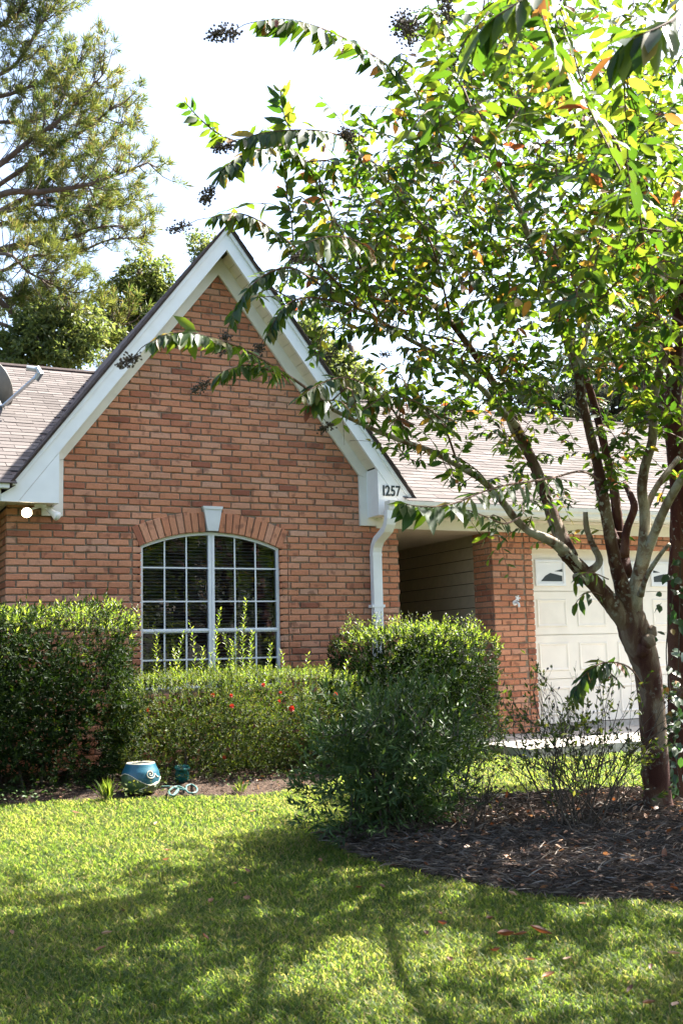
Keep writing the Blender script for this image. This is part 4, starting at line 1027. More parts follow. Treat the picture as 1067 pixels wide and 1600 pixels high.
# ------------------------------------------------------------------ pine behind the house
PD = 24.0
pine = thing('pine_tree', 'tall pine with spreading needle covered limbs behind the grey dish', 'tree')
a = MB(); C = bez([at(-95, 1000, PD), at(-92, 600, PD), at(-85, 300, PD), at(-70, 50, PD), at(-50, -250, PD)], 24); a.tube(C, np.linspace(.42, .12, 24), 12, jit=.1); ptr = a.build('trunk', M_pinebark, pine, True)
PL = [([(-92, 470), (-30, 450), (5, 475), (35, 503), (75, 530), (115, 546), (165, 560)], 7), ([(-92, 450), (-20, 448), (15, 470), (45, 482), (92, 486)], 6), ([(-90, 430), (-30, 402), (20, 385), (60, 377), (105, 374), (150, 356), (205, 352)], 7),
      ([(-30, 400), (15, 398), (45, 425), (85, 445), (105, 455)], 3), ([(-88, 400), (-30, 345), (20, 328), (60, 320), (110, 326), (150, 330)], 5), ([(-86, 350), (-30, 280), (10, 250), (50, 217), (90, 190), (125, 155), (160, 118)], 6), ([(-84, 300), (-20, 200), (30, 192), (65, 183), (95, 162)], 4.5),
      ([(-82, 250), (-30, 165), (20, 146), (60, 130), (95, 112), (125, 98)], 4.5), ([(-80, 200), (-20, 130), (20, 105), (45, 70), (65, 35), (80, 15)], 4), ([(-75, 130), (-40, 60), (0, 42), (25, 25), (50, -10)], 4), ([(-86, 380), (10, 325), (60, 297), (105, 255), (160, 228), (195, 190)], 6),
      ([(-86, 360), (0, 305), (60, 300), (120, 292), (170, 278), (232, 254)], 6), ([(-90, 440), (0, 425), (50, 400), (110, 400), (170, 375), (225, 372)], 4), ([(-90, 480), (0, 505), (50, 525), (100, 520), (150, 520), (200, 505)], 4), ([(-88, 390), (0, 350), (80, 345), (150, 320), (205, 310)], 5), ([(-86, 345), (20, 275), (80, 232), (130, 205), (180, 165)], 4.5)]
nd = Leaves()
def needles(p, d, n, l, add):
    for _ in range(n):
        v = d+unit(1)[0]*.95; add.add(p+d*rng.random()*.10, v, unit(1)[0], l*(.75+.5*rng.random()), .015)
wd = MB()
for pts, r in PL:
    dp = PD+rng.normal()*1.2; P = [at(x, y, PD if i == 0 else dp+(i-1)*.15) for i, (x, y) in enumerate(pts)]; n = 22
    C = bez(P, n); lm = MB(); lm.tube(C, np.linspace(r*1.2*PD/F*.8, .015, n), 7, cap=False); lm.build('limb', M_pinebark, ptr, True)
    for i in range(5, n):
        for _ in range(3 if i > 8 else 2):
            t = C[min(i+1, n-1)]-C[i-1]; t /= np.linalg.norm(t)
            d = t*.55+unit(1)[0]*.75+np.array((0, 0, .25)); d /= np.linalg.norm(d); L = .35+.75*rng.random()*(1-.4*i/n)
            K = bez([C[i], C[i]+d*L*.5-np.array((0, 0, .04)), C[i]+d*L+np.array((0, 0, .10))], 5); wd.tube(K, np.linspace(.016, .007, 5), 3, cap=False)
            for q in (K[3], K[4], K[4]+d*.07):
                dd = d*.6+np.array((0, 0, .35))+rng.normal(size=3)*.3; dd /= np.linalg.norm(dd); needles(q, dd, 22, .20, nd)
                if rng.random() < .25: needles(q+rng.normal(size=3)*.12, dd, 12, .21, nd)
stuff(wd.build('twigs', M_pinebark, pine)); P, D, N_, L_, W_ = nd.arrays()
nt_ = np.clip(.5+.25*np.sin(P[:, 0]*2.1+P[:, 2]*1.7)+.15*rng.normal(size=len(P)), 0, .999)
stuff(link('needles', leaf_mesh('needles', P, D, N_, L_, W_, M_pine, nt_, False), pine))

# ------------------------------------------------------------------ broadleaf trees beyond the roofs
def back_tree(label, d, root, blobs, nclump, lsize, m, mw=M_pinebark, trunk_r=.22, per=26):
    t = thing('broadleaf_tree', label, 'tree', 'trees beyond the roof'); a = MB()
    b0 = at(root[0], root[1], d); g0 = np.array((b0[0], b0[1], -1.2)); tp = at(root[0]+4, root[2], d)
    C = bez([g0, b0, (b0+tp)/2+rng.normal(size=3)*.1, tp], 14); a.tube(C, np.linspace(trunk_r, trunk_r*.3, 14), 8, jit=.1); tk = a.build('trunk', mw, t, True)
    lv = Leaves(); wd = MB(); tot = sum(rx*ry for _, _, rx, ry in blobs)
    for cx, cy_, rx, ry in blobs:
        c0 = at(cx, cy_, d); q0 = C[np.argmin(np.linalg.norm(C-c0, axis=1)+np.maximum(0, C[:, 2]-c0[2]))]; lc = tree_wood(wd, q0, c0, trunk_r*.3, .02, 8, .08)
        for _ in range(int(nclump*rx*ry/tot)):
            v = unit(1)[0]*rng.random()**.42*(1.0 if rng.random() < .75 else 1.35)
            c = at(cx+rx*v[0], cy_+ry*v[2], d+v[1]*rx*d/F*1.1)
            if rng.random() < .3: tree_wood(wd, lc[rng.integers(3, 8)], c, .014, .005, 5, .1, 3)
            R_ = .10+.20*rng.random()
            for _ in range(per):
                p = c+unit(1)[0]*R_*rng.random()**.4*np.array((1, 1, .6)); l = lsize*(.7+.6*rng.random())
                lv.add(p, unit(1)[0]+np.array((0, 0, -.3)), unit(1)[0]+np.array((0, 0, .8)), l, l*.6)
    stuff(wd.build('branches', mw, t)); P, D, N_, L_, W_ = lv.arrays()
    nt_ = np.clip(rng.random(len(P))*.9+.05, 0, .99)
    stuff(link('crown', leaf_mesh('crown', P, D, N_, L_, W_, m, nt_, False), t)); return t
back_tree('leafy green tree between the pine and the tall gable', 26, (215, 620, 420), [(225, 430, 45, 30), (195, 470, 50, 40), (250, 460, 30, 40), (175, 520, 55, 40), (230, 510, 40, 40)], 420, .13, M_backleaf)
back_tree('darker leafy tree low behind the ridge under the pine limbs', 23, (90, 640, 480), [(35, 530, 45, 30), (95, 550, 55, 26), (20, 560, 40, 18), (130, 520, 45, 30), (60, 500, 40, 24)], 420, .12, M_backleaf)
back_tree('small pale tree top showing at the peak of the gable', 30, (322, 560, 380), [(318, 385, 22, 24), (330, 420, 26, 20)], 70, .12, M_backleaf)
back_tree('bushy green tree peeking over the far slope of the gable', 24, (545, 700, 540), [(510, 560, 40, 36), (550, 600, 40, 40), (480, 520, 26, 26), (585, 620, 25, 18)], 300, .12, M_backleaf)
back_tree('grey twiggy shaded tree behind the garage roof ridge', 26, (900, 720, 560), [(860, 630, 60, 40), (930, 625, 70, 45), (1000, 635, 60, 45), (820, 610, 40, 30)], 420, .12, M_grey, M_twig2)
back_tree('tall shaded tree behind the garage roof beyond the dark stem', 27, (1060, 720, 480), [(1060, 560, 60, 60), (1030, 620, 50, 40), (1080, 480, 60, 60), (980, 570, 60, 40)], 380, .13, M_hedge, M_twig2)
# woods across the street behind the viewer: they show only as reflections in the window panes
lv = Leaves(); wd = MB()
for _ in range(26):
    x = -22+44*rng.random(); y = -17-10*rng.random(); h = 7+6*rng.random(); p0 = np.array((x, y, -1.6)); tree_wood(wd, p0, p0+np.array((rng.normal()*.4, 0, h)), .22, .05, 6)
    for _ in range(60):
        c = p0+np.array((rng.normal()*1.6, rng.normal()*1.4, h*(.25+.8*rng.random())))
        for _ in range(16):
            l = .5; lv.add(c+unit(1)[0]*.6, unit(1)[0], unit(1)[0], l, l*.6)
P, D, N_, L_, W_ = lv.arrays(); wds = link('street_woods', leaf_mesh('street_woods', P, D, N_, L_, W_, M_backleaf, rng.random(len(P)), False)); wds['kind'] = 'stuff'; wds['label'] = 'leafy woods across the street'
wdt = wd.build('woods_trunks', M_pinebark, wds)

# ------------------------------------------------------------------ hedges and shrubs
def rbox(c, h, p=4.0):
    """signed 'radius' of a rounded box, 1 on the surface"""
    return lambda q: (np.abs((q-c)/h)**p).sum(1)**(1/p)
def hedge(name, label, cat, c, h, m, nsprig, l, per=9, p=4.0, lump=.06, up=.5, wood=M_twig2, nstem=14, inner=.35, wfac=.42, sunlit_share=0.0, stick=1.5):
    t = thing(name, label, cat, None); c = np.array(c, float); h = np.array(h, float); lv = Leaves(); sunlit = Leaves(); wd = MB()
    n = nsprig; u = unit(n*2); rb = np.abs(u)**p; s = (rb.sum(1))**(-1/p); U = u*s[:, None]           # point on rounded box
    ph = rng.random(6)*6
    bulge = 1+lump*(np.sin(U[:, 0]*5+ph[0])*np.sin(U[:, 2]*5+ph[1])+.6*np.sin(U[:, 0]*11+ph[2])*np.sin(U[:, 2]*9+U[:, 1]*8+ph[3]))
    dep_ = np.where(rng.random(len(U)) < inner, 1-.5*rng.random(len(U))**1.0, 1-.10*rng.random(len(U)))
    Q = c+U*h*(bulge*dep_)[:, None]; nrm = np.sign(U)*np.abs(U)**(p-1)/h; nrm /= np.linalg.norm(nrm, axis=1, keepdims=True)
    ok = Q[:, 2] > gz(Q[:, 0], Q[:, 1])+.03; Q, nrm, U = Q[ok][:n], nrm[ok][:n], U[ok][:n]
    ztop = c[2]+h[2]*.84
    for q, nn in zip(Q, nrm):
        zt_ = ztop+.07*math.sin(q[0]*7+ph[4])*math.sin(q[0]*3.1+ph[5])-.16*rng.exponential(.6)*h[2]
        tgt = sunlit if q[2] > zt_ and rng.random() < sunlit_share*(.6+.4*math.sin(q[0]*13+q[1]*9)) else lv  # leaves near the top take the painted sunlit colour
        d = nn*.8+np.array((0, 0, up))+rng.normal(size=3)*.35; d /= np.linalg.norm(d); L = l*(stick+1.6*rng.random()*(1+(rng.random() < .08)*1.2))
        k0 = per
        for k in range(k0):
            f = k/k0; b = q+d*L*f; a_ = k*2.4+rng.random(); e1 = np.cross(d, (0.3, .2, 1)); e1 /= np.linalg.norm(e1); e2 = np.cross(d, e1)
            v = (e1*math.cos(a_)+e2*math.sin(a_))*(1-.5*f)+d*(.5+.6*f); ll = l*(.7+.55*rng.random())
            tgt.add(b, v, d+rng.normal(size=3)*.25+np.array((0, 0, .3)), ll, ll*wfac)
    for _ in range(int(n*.55)):
        q = c+unit(1)[0]*h*rng.random()**.33*.84
        if q[2] > float(gz(q[0], q[1]))+.05: lv.add(q, unit(1)[0], unit(1)[0], l*2.3, l*2.3*wfac)
    for _ in range(nstem):
        x = c[0]+(rng.random()-.5)*h[0]*1.2; y = c[1]+(rng.random()-.5)*h[1]; g = float(gz(x, y)); q = Q[np.argmin(np.linalg.norm((Q-np.array((x, y, c[2])))*np.array((1, 1, .3))+rng.normal(size=Q.shape)*.05, axis=1))]
        tree_wood(wd, np.array((x, y, g-.03)), q, .013, .004, 7, .08, 5)
    stuff(wd.build('branches', wood, t)); P, D, N_, L_, W_ = lv.arrays()
    stuff(link('foliage', leaf_mesh('foliage', P, D, N_, L_, W_, m, rng.random(len(P)), False), t))
    if sunlit.P: P, D, N_, L_, W_ = sunlit.arrays(); stuff(link('sunlit_tops', leaf_mesh('sunlit_tops', P, D, N_, L_, W_, M_sunlit_tip, rng.random(len(P))*.9, False), t))
    return t
h1 = hedge('hedge', 'large dark clipped hedge below the flood light', 'hedge', (1.05, 9.16, -.34), (1.26, .60, .75), M_hedge, 7600, .042, 8, 6.5, .06, sunlit_share=.7, stick=.7)
h2 = hedge('hedge', 'dense rounded hedge in front of the white downspout', 'hedge', (5.12, 9.20, -.42), (.76, .54, .60), M_hedge, 5000, .040, 8, 5.5, .07, sunlit_share=.75, stick=.7)
h3 = hedge('flowering_shrub', 'yellow green shrub with red flowers beneath the arched window', 'shrub', (3.30, 9.05, -.65), (1.12, .53, .47), M_yaupon, 6200, .027, 10, 4.6, .10, .7, sunlit_share=.5)
h4 = hedge('shrub', 'dark open bush at the tip of the mulch bed', 'shrub', (3.22, 6.15, -.70), (.50, .42, .43), M_darkleaf, 900, .058, 8, 2.3, .34, .6, M_twig2, 34, .5, .34, stick=.9)
h5 = hedge('shrub', 'low loose side shoots between the dark bush and the walk', 'shrub', (3.95, 6.75, -.84), (.30, .28, .24), M_darkleaf, 150, .045, 7, 2.0, .2, .6, M_twig2, 16, .6, .34)
# tall shoots out of the flowering shrub
def shoots(parent, specs, m, mw):
    lv = Leaves(); wd = MB()
    for x0, y0, x1, y1, d, n, l in specs:
        C = bez([at(x0, y0, d), at((x0+x1)/2+rng.normal()*5, (y0+y1)/2, d), at(x1, y1, d)], 10); wd.tube(C, np.linspace(.004, .0015, 10), 4, cap=False)
        for k in range(n):
            f = k/n*9; i = min(int(f), 8); p = C[i]+(C[i+1]-C[i])*(f-i); a_ = k*2.4; v = np.array((math.cos(a_), math.sin(a_), .65+.3*rng.random())); ll = l*(.7+.5*rng.random())*(1-.35*k/n)
            lv.add(p, v, np.array((-v[0]*.3, -v[1]*.3, 1))+rng.normal(size=3)*.3, ll, ll*.42)
    stuff(wd.build('shoot_stems', mw, parent)); P, D, N_, L_, W_ = lv.arrays()
    stuff(link('shoot_leaves', leaf_mesh('shoot_leaves', P, D, N_, L_, W_, m, rng.random(len(P)), False), parent))
sp = []
for x0, y0, x1, y1, n in ((255, 1080, 247, 990, 30), (262, 1080, 238, 975, 16), (290, 1080, 288, 985, 34), (300, 1080, 296, 968, 24), (350, 1080, 345, 950, 48), (355, 1080, 350, 990, 36), (380, 1080, 385, 935, 60), (372, 1085, 372, 980, 46), (392, 1080, 395, 985, 46), (412, 1085, 425, 1005, 34), (315, 1080, 318, 1010, 30), (275, 1085, 272, 1010, 30), (335, 1085, 330, 1020, 30), (430, 1085, 440, 1015, 24), (480, 1090, 482, 1020, 16), (505, 1085, 512, 1030, 16), (540, 1085, 545, 1030, 18), (365, 1085, 362, 1000, 40)):
    sp.append((x0, y0, x1, y1, 9.35+.3*rng.random(), int(n*1.5), .062))
shoots(h3, sp, M_sunlit_tip, M_twig2)
sp = []
for _ in range(46):
    x0 = 505+215*rng.random(); sp.append((x0, 1150, x0+rng.normal()*22, 1062+70*rng.random()+abs(x0-620)*.30, 6.3+.7*rng.random(), 14, .062))
shoots(h4, sp, M_darkleaf, M_twig2)
sp = []
for _ in range(150):
    x0 = 5+215*rng.random(); sp.append((x0, 985, x0+rng.normal()*9, 940+32*rng.random(), 8.6+1.1*rng.random(), 12, .046))
shoots(h1, sp, M_sunlit_tip, M_twig2)
sp = []
for _ in range(120):
    x0 = 535+215*rng.random(); sp.append((x0, 995, x0+rng.normal()*9, 953+30*rng.random(), 10.0+1.0*rng.random(), 12, .044))
shoots(h2, sp, M_sunlit_tip, M_twig2)
# pale bindweed strand on the large hedge
cv = thing('creeper', 'pale leafed creeper trailing down the face of the large hedge', 'creeper'); lv = Leaves(); a = MB()
for pts, n in (([(150, 1050), (145, 1090), (128, 1130), (118, 1170), (105, 1215), (112, 1245)], 60), ([(95, 1030), (100, 1040), (120, 1060), (145, 1055)], 26), ([(60, 1135), (68, 1120), (80, 1140), (85, 1165)], 22)):
    C = bez([at(x, y, 8.78) for x, y in pts], 14); a.tube(C, .003, 4)
    for k in range(n):
        l = .042*(.7+.6*rng.random()); lv.add(C[rng.integers(0, 14)]+rng.normal(size=3)*.03, rng.normal(size=3)+np.array((0, -.4, -.2)), np.array((.3, -.5, .8))+rng.normal(size=3)*.4, l, l*.7)
a.build('stem', M_twig2, cv); P, D, N_, L_, W_ = lv.arrays(); stuff(link('foliage', leaf_mesh('foliage', P, D, N_, L_, W_, M_yaupon, .35+.5*rng.random(len(P)), False), cv))
# red flowers, each a part of the flowering shrub
M_red = leaf_material('red_petal', [(0, (.45, .015, .012)), (1, (.55, .04, .02))], [(.6, .03, .02), (.7, .06, .02)], .3, .5, .3)
for x, y, r in [(x, y, r*.78) for x, y, r in ((332, 1086, .03), (361, 1087, .026), (362, 1103, .032), (230, 1109, .026), (411, 1070, .028), (455, 1107, .042), (524, 1085, .034), (350, 1183, .028), (438, 1082, .022), (436, 1095, .02))]:
    p = at(x, y, 8.80 if y > 1090 else 8.86); lv = Leaves()
    for k in range(7):
        a_ = k*.9; v = np.array((math.cos(a_), -.5, math.sin(a_))); lv.add(p, v, np.array((0, -1, .2))+rng.normal(size=3)*.3, r, r*.8)
    P, D, N_, L_, W_ = lv.arrays(); link('flower', leaf_mesh('flower', P, D, N_, L_, W_, M_red, rng.random(len(P))), h3)

# bare twiggy shrub at the tree, and a second low tangle
def twiggy(label, root, n, hgt, spread, leaf_n, par_d):
    t = thing('twiggy_shrub', label, 'shrub'); wd = MB(); lv = Leaves(); b0 = on_ground(*root)
    b0[2] += .05
    def br(p, d, L, r, lev):
        C = bez([p, p+d*L*.5+rng.normal(size=3)*L*.05, p+d*L+np.array((0, 0, .05*L))+rng.normal(size=3)*L*.06], 5); wd.tube(C, np.linspace(r, r*.55, 5), 4, cap=False)
        if lev == 0 or L < .1:
            if rng.random() < .35: wd.tube([C[-1], C[-1]+d*.012, C[-1]+d*.02], [.003, .008, .002], 4)
            for _ in range(rng.integers(0, leaf_n+1)):
                l = .03+.022*rng.random(); lv.add(C[rng.integers(1, 5)], d+rng.normal(size=3)*.7, rng.normal(size=3)+np.array((0, 0, .8)), l, l*.5)
            return
        for _ in range(rng.integers(2, 4)):
            v = d+rng.normal(size=3)*.42+np.array((0, 0, .12)); v /= np.linalg.norm(v); br(C[rng.integers(2, 5)], v, L*(.5+.28*rng.random()), r*.6, lev-1)
    for _ in range(n):
        o = np.array((rng.normal()*.10*spread, rng.normal()*.08*spread, 0)); v = np.array((rng.normal()*.42*spread, rng.normal()*.3*spread, 1)); v /= np.linalg.norm(v); br(b0+o, v, hgt*(.35+.3*rng.random()), .006, 3)
    stuff(wd.build('stems', M_twig2, t)); P, D, N_, L_, W_ = lv.arrays()
    stuff(link('foliage', leaf_mesh('foliage', P, D, N_, L_, W_, M_yaupon, rng.random(len(P)), False), t)); return t
tw = twiggy('bare twiggy shrub with few leaves before the garage door', (905, 1310), 34, .80, 1.1, 6, 5.4)
tw2 = twiggy('low dry twiggy tangle beside the dark bush', (735, 1318), 12, .42, .9, 1, 5.6)
for k, pts in enumerate(([(872, 1180), (878, 1130), (885, 1080), (888, 1050)], [(930, 1180), (944, 1120), (948, 1085), (958, 1065)], [(880, 1190), (862, 1130), (855, 1100), (870, 1085)], [(960, 1190), (975, 1120), (1000, 1105)], [(985, 1200), (1000, 1150), (1010, 1110), (1040, 1085)])):
    pass

# ------------------------------------------------------------------ pots and hose
def glaze(name, col, rough=.2):
    return simple(name, col, rough, 9, .18, .05, .6)
M_blue = glaze('blue_glaze', (.013, .085, .125), .35); M_green = glaze('olive_glaze', (.05, .085, .035), .35); M_pale = glaze('pale_slip', (.40, .37, .28), .6); M_teal = glaze('teal_glaze', (.012, .10, .09)); M_dirt = simple('pot_soil', (.20, .16, .11), 1, 40, .3, .5)
M_teal2 = simple('hose_rubber', (.07, .15, .14), .5, 20, .15)
pb = on_ground(220, 1243); pc = pb; pc = np.array((pc[0], pc[1], float(gz(pc[0], pc[1]))+.02))
pot = thing('planter_pot', 'round blue and green glazed pot with a cream swirl by the hedge', 'pot', None, tuple(pc))
prof = [(.085, 0), (.125, .02), (.148, .07), (.150, .12), (.140, .165), (.122, .20), (.112, .225), (.106, .232), (.098, .228), (.100, .20)]
nS = 40; mbp = MB(); V = []; 
dense = []
for i in range(len(prof)-1):
    for t in (0, .25, .5, .75): dense.append((prof[i][0]*(1-t)+prof[i+1][0]*t, prof[i][1]*(1-t)+prof[i+1][1]*t))
dense.append(prof[-1])
viewa = math.atan2(-pc[1], -pc[0])
def wave(a): return .112-.045*math.sin(2.0*a+.25)
for r, z in dense:
    for k in range(nS): a_ = viewa+2*math.pi*k/nS; V.append((r*math.cos(a_), r*math.sin(a_), z))
Fc = []; 
for i in range(len(dense)-1):
    for k in range(nS):
        al = 2*math.pi*(k+.5)/nS; al = al if al < math.pi else al-2*math.pi
        zz = (dense[i][1]+dense[i+1][1])/2
        mbp.f.setdefault(4, []).append([i*nS+k, i*nS+(k+1) % nS, (i+1)*nS+(k+1) % nS, (i+1)*nS+k]); mbp.m.setdefault(4, []).append(2 if zz > .222 else (0 if zz > wave(al) else 1))
mbp.v = V; mbp.n = len(V); mbp.build('bowl', [M_blue, M_green, M_pale], pot, True)
def on_pot(al, z, o=.002):
    r = np.interp(z, [p[1] for p in prof[:8]], [p[0] for p in prof[:8]])+o; a_ = viewa+al; return np.array((r*math.cos(a_), r*math.sin(a_), z))
a = MB(); a.tube([on_pot(x, wave(x)) for x in np.linspace(-1.5, 1.5, 40)], .004, 5); pts = []
for k in range(34): th_ = k/33*4.2*math.pi*.85; rr2 = .036*(1-k/36); pts.append(on_pot(.55+rr2*math.cos(th_)/.13, .152-rr2*math.sin(th_)))
a.tube([on_pot(1.1, .125), on_pot(.98, .128)]+pts, .0045, 5); a.tube([on_pot(x, .035+.05*(x+.1)**1.0) for x in np.linspace(-.1, .95, 14)], .004, 5); a.build('swirl', M_pale, pot, True)
a = MB(); a.lathe([(.001, .205), (.101, .205)], 24); a.build('soil', M_dirt, pot)
p2 = on_ground(284, 1229); p2 = np.array((p2[0], p2[1], float(gz(p2[0], p2[1]))+.02))
pot2 = thing('planter_pot', 'small teal glazed pot with a rolled rim beside the hose', 'pot', None, tuple(p2+np.array((0, 0, .015)))); Qt = Matrix.Rotation(.16, 4, 'X')
a = MB(); a.lathe([(.001, 0), (.045, 0), (.056, .03), (.059, .07), (.053, .10), (.064, .108), (.067, .118), (.062, .127), (.052, .122), (.048, .10)], 28, (0, 0, 0), 0, Qt); a.build('bowl', M_teal, pot2, True)
a = MB(); a.lathe([(.001, .102), (.049, .102)], 20, (0, 0, 0), 0, Qt); a.build('soil', M_dirt, pot2)
hs = thing('garden_hose', 'pale teal garden hose lying in loose loops by the small pot', 'hose'); a = MB(); pts = []
def hp(x, y, dz=.0):
    p = on_ground(x, y+3, .045); return np.array((p[0], p[1], p[2]+dz))
pts = [hp(252, 1226), hp(265, 1226), hp(278, 1229), hp(290, 1231), hp(292, 1225), hp(300, 1223), hp(308, 1229), hp(306, 1235), hp(296, 1236), hp(290, 1231), hp(280, 1226), hp(270, 1228), hp(264, 1234), hp(268, 1240), hp(276, 1236), hp(279, 1230), hp(272, 1238)]
a.tube(bez(pts, 80), .0075, 6); a.build('hose', M_teal2, hs, True)

# ------------------------------------------------------------------ grass, straw, litter
def grass_patch(name, P, hgt, wid, label=None):
    n = len(P); a_ = rng.random(n)*2*math.pi; lean = .25+.55*rng.random(n); d = np.stack([np.cos(a_)*lean, np.sin(a_)*lean, np.ones(n)], 1); d /= np.linalg.norm(d, axis=1, keepdims=True)
    h = hgt*(.55+.7*rng.random(n)); s_ = np.stack([-np.sin(a_+rng.normal(size=n)*.8), np.cos(a_), np.zeros(n)], 1)*wid[:, None]
    b = np.stack([np.cos(a_), np.sin(a_), np.zeros(n)], 1); m1 = P+d*(h*.55)[:, None]; tp = P+d*h[:, None]+b*(h*.35)[:, None]-np.array((0, 0, 1))*(h*.12)[:, None]
    V = np.stack([P-s_, P+s_, m1-s_*.8, m1+s_*.8, tp], 1).reshape(-1, 3); o = (np.arange(n)*5)[:, None]
    cl = np.sin(P[:, 0]*3.1+1)*np.sin(P[:, 1]*2.7)*.12+np.sin(P[:, 0]*9+P[:, 1]*7)*.07
    t = np.clip(.42+cl+rng.normal(size=n)*.2, 0, .93); dry = rng.random(n) < .035; t[dry] = .96+.03*rng.random(dry.sum())
    return stuff(link(name, mesh_np(name, V, [np.array([0, 1, 3, 2])[None]+o, np.array([2, 3, 4])[None]+o], M_grass, tint=np.repeat(t, 5))))
def scatter_view(n, u0, u1, v0, v1, pw=1.0):
    """points on the lawn, thinned with distance so far blades do not pile up"""
    P = []
    while sum(map(len, P)) < n:
        q = np.stack([-1.5+9*rng.random(60000), 2.0+7.2*rng.random(60000)], 1); z = gz(q[:, 0], q[:, 1]); W3 = np.column_stack([q, z]); d = W3@fw; ok = d > 1
        u = 533.5+F*(W3@rt2)/np.maximum(d, .1); v = 800-F*(W3@up2)/np.maximum(d, .1)
        ok &= (u > u0) & (u < u1) & (v > v0) & (v < v1) & (rng.random(len(q)) < np.minimum(1, (3.0/d)**pw)); P.append(W3[ok])
    return np.concatenate(P)[:n]
G = scatter_view(330000, -120, 1200, 1150, 1720, 1.2)
ok = ~inside(G[:, :2], BED+0) & ~inside(G[:, :2], HBED)
slabk = (G[:, 0] > 5.95) & (G[:, 1] > 8.49); G = G[ok & ~slabk]
dG = G@fw
grass_patch('grass', G, .034+.012*(np.sin(G[:, 0]*6)*np.sin(G[:, 1]*5)), .0014+.00034*dG)
fr_ = G[rng.random(len(G)) < .035]; grass_patch('grass', fr_, np.full(len(fr_), .058), .0010+.0003*(fr_@fw))
# pine straw on the bed, dead leaves over it
def in_poly(n, poly):
    lo, hi = poly.min(0), poly.max(0); out = []
    while sum(map(len, out)) < n:
        q = lo+(hi-lo)*rng.random((20000, 2)); out.append(q[inside(q, poly)])
    return np.concatenate(out)[:n]
q = in_poly(60000, BED); q = q[(q@np.array((0, 1.0)) < 7.2)]; z = bedz(q, BED, .055)
n = len(q); a_ = rng.random(n)*6.283; D = np.stack([np.cos(a_), np.sin(a_), rng.normal(size=n)*.22], 1); L_ = .05+.09*rng.random(n)
stuff(link('pine_straw', leaf_mesh('pine_straw', np.column_stack([q, z+.012+.02*rng.random(n)]), D, np.array((0, 0, 1.0))+rng.normal(size=(n, 3))*.4, L_, np.full(n, .0024), M_straw, rng.random(n), False)))
q = np.concatenate([in_poly(2600, BED), in_poly(500, HBED)]); nb = 2600; z = np.concatenate([bedz(q[:nb], BED, .055), bedz(q[nb:], HBED, .03)]); n = len(q)
L_ = .025+.045*rng.random(n)**1.5
stuff(link('leaf_litter', leaf_mesh('leaf_litter', np.column_stack([q, z+.02+.02*rng.random(n)]), np.column_stack([rng.normal(size=(n, 2)), rng.normal(size=n)*.3]), np.array((0, 0, 1.0))+rng.normal(size=(n, 3))*.35, L_, L_*.55, M_dead, rng.random(n))))
q = in_poly(9000, HBED); q = q[q[:, 1] < 9.2]; n = len(q); z = bedz(q, HBED, .03)
stuff(link('bark_mulch', leaf_mesh('bark_mulch', np.column_stack([q, z+.01]), np.column_stack([rng.normal(size=(n, 2)), rng.normal(size=n)*.2]), np.array((0, 0, 1.0))+rng.normal(size=(n, 3))*.4, .02+.04*rng.random(n), np.full(n, .010), M_straw, rng.random(n), False)))
# fallen leaves lying on the grass
FL = [(843, 1456, .10, 'large brown curled leaf lying on shaded grass beyond two others'), (790, 1462, .085, 'broad rust leaf with a pale edge, end of a row of three on shaded grass'), (812, 1461, .08, 'rust brown leaf in the middle of a row of three on the grass'), (386, 1404, .075, 'pale tan curled leaf standing up in the grass'), (560, 1387, .075, 'dark brown folded leaf on the grass near the tip of the mulch bed'), (691, 1444, .06, 'small dark leaf with a pale underside beside a tan one on the grass')]
FS = [(688, 1427), (765, 1436), (666, 1459), (774, 1486), (703, 1500), (828, 1500), (886, 1498), (857, 1525), (984, 1546), (1013, 1568), (1054, 1570), (1052, 1491), (1016, 1511), (800, 1397), (244, 1287), (262, 1329), (260, 1344), (386, 1361), (367, 1381), (330, 1409), (193, 1423), (167, 1459), (19, 1458), (321, 1464), (157, 1483), (597, 1385), (910, 1412), (500, 1345), (395, 1268), (118, 1270)]
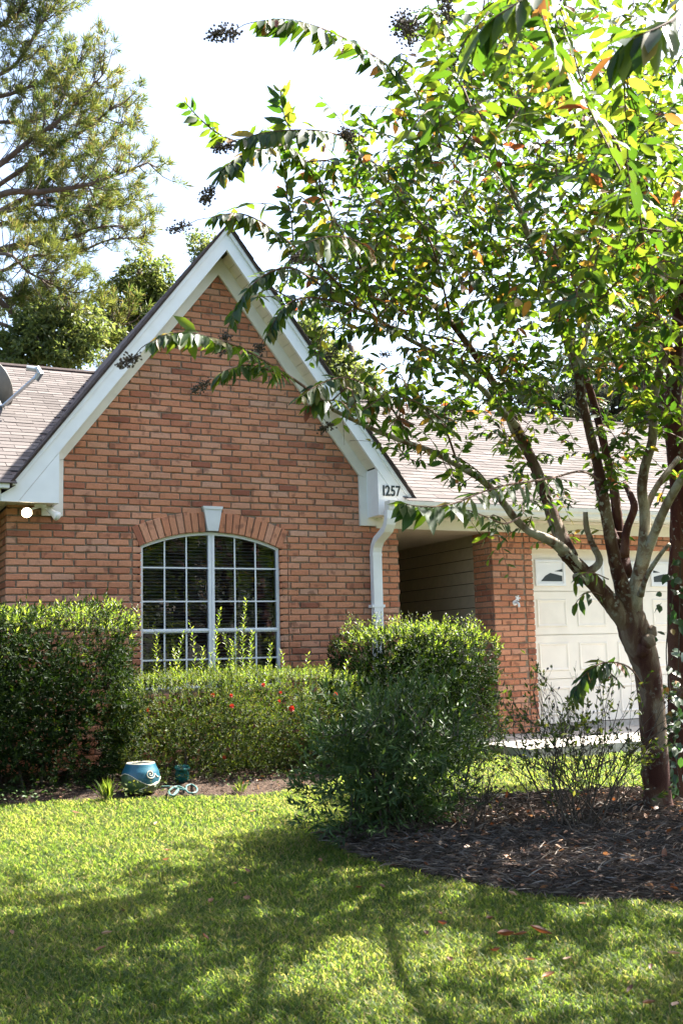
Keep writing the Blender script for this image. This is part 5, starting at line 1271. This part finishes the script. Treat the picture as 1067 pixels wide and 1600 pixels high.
for k, (x, y, l, *lab) in enumerate(FL+[(x, y, .035+.02*rng.random()) for x, y in FS]):
    p = on_ground(x, y, .032); nx, ny = 5, 7; V = []; cu = 1.2+1.5*rng.random(); a_ = rng.random()*6.28; w_ = l*.5
    for j in range(ny):
        f = j/(ny-1); wj = w_*(math.sin(math.pi*min(max(f, .03), .97))**.8)
        for i in range(nx):
            s_ = (i/(nx-1)-.5)*2; V.append((s_*wj*.5, (f-.5)*l, l*(.10*cu*s_*s_*(wj/w_)+.22*cu*(f-.5)**2)+.003*rng.normal()*.3))
    me = mesh_np('fallen_leaf', np.array(V), np.array([(j*nx+i, j*nx+i+1, (j+1)*nx+i+1, (j+1)*nx+i) for j in range(ny-1) for i in range(nx-1)]), M_dead, tint=np.full(len(V), rng.random()*.75), smooth=True)
    o = link('fallen_leaf', me); o.matrix_world = Matrix.Translation(p) @ Matrix.Rotation(a_, 4, 'Z') @ Matrix.Rotation(rng.normal()*.3, 4, 'X')
    tag(o, lab[0] if lab else ('small brown leaf on the sunny grass before the hedges' if y < 1345 else 'small brown leaf on the dappled grass before the pots' if x < 600 else 'small brown leaf on shaded grass along the mulch bed edge' if y < 1470 else 'small brown leaf on the shaded grass nearest the viewer'), 'fallen leaf', 'fallen leaves on the lawn')
# weeds and clumps along the bed
def clump(label, x, y, n, h, m, wl, broad=False):
    t = thing('weed' if broad else 'grass_tuft', label, 'weed' if broad else 'grass tuft', None); p = on_ground(x, y, .02); lv = Leaves()
    for _ in range(n):
        if broad: l = wl*(.6+.7*rng.random()); lv.add(p+np.array((rng.normal()*(.07 if n < 55 else .28), rng.normal()*.05, .03+.10*rng.random())), rng.normal(size=3)*np.array((1, 1, .4)), np.array((0, 0, 1))+rng.normal(size=3)*.4, l, l*.6)
        else: lv.add(p+np.array((rng.normal()*.02, rng.normal()*.02, 0)), np.array((rng.normal()*.5, rng.normal()*.5, 1)), rng.normal(size=3), h*(.6+.6*rng.random()), .006)
    P, D, N_, L_, W_ = lv.arrays(); stuff(link('leaves', leaf_mesh('leaves', P, D, N_, L_, W_, m, rng.random(len(P))*.9, False), t))
clump('yellowing grass tuft at the foot of the glazed pot', 168, 1248, 46, .17, M_grass, 0)
clump('small bright grass tuft on the mulch before the flowering shrub', 375, 1238, 40, .11, M_grass, 0)
clump('low leafy weed growing against the front of the glazed pot', 205, 1248, 40, .1, M_yaupon, .035, True)
clump('leafy weed between the glazed pot and the garden hose', 247, 1246, 34, .1, M_yaupon, .035, True)
clump('dark low weeds along the foot of the large hedge', 60, 1256, 60, .1, M_darkleaf, .04, True)
clump('dark low groundcover in the shade at the foot of the flowering shrub', 430, 1228, 70, .1, M_darkleaf, .035, True)
clump('silvery weed in the leaf litter of the mulch bed', 762, 1268, 26, .1, M_grey, .06, True)
clump('small green weed on the mulch near the bare shrub', 880, 1300, 18, .1, M_darkleaf, .04, True)
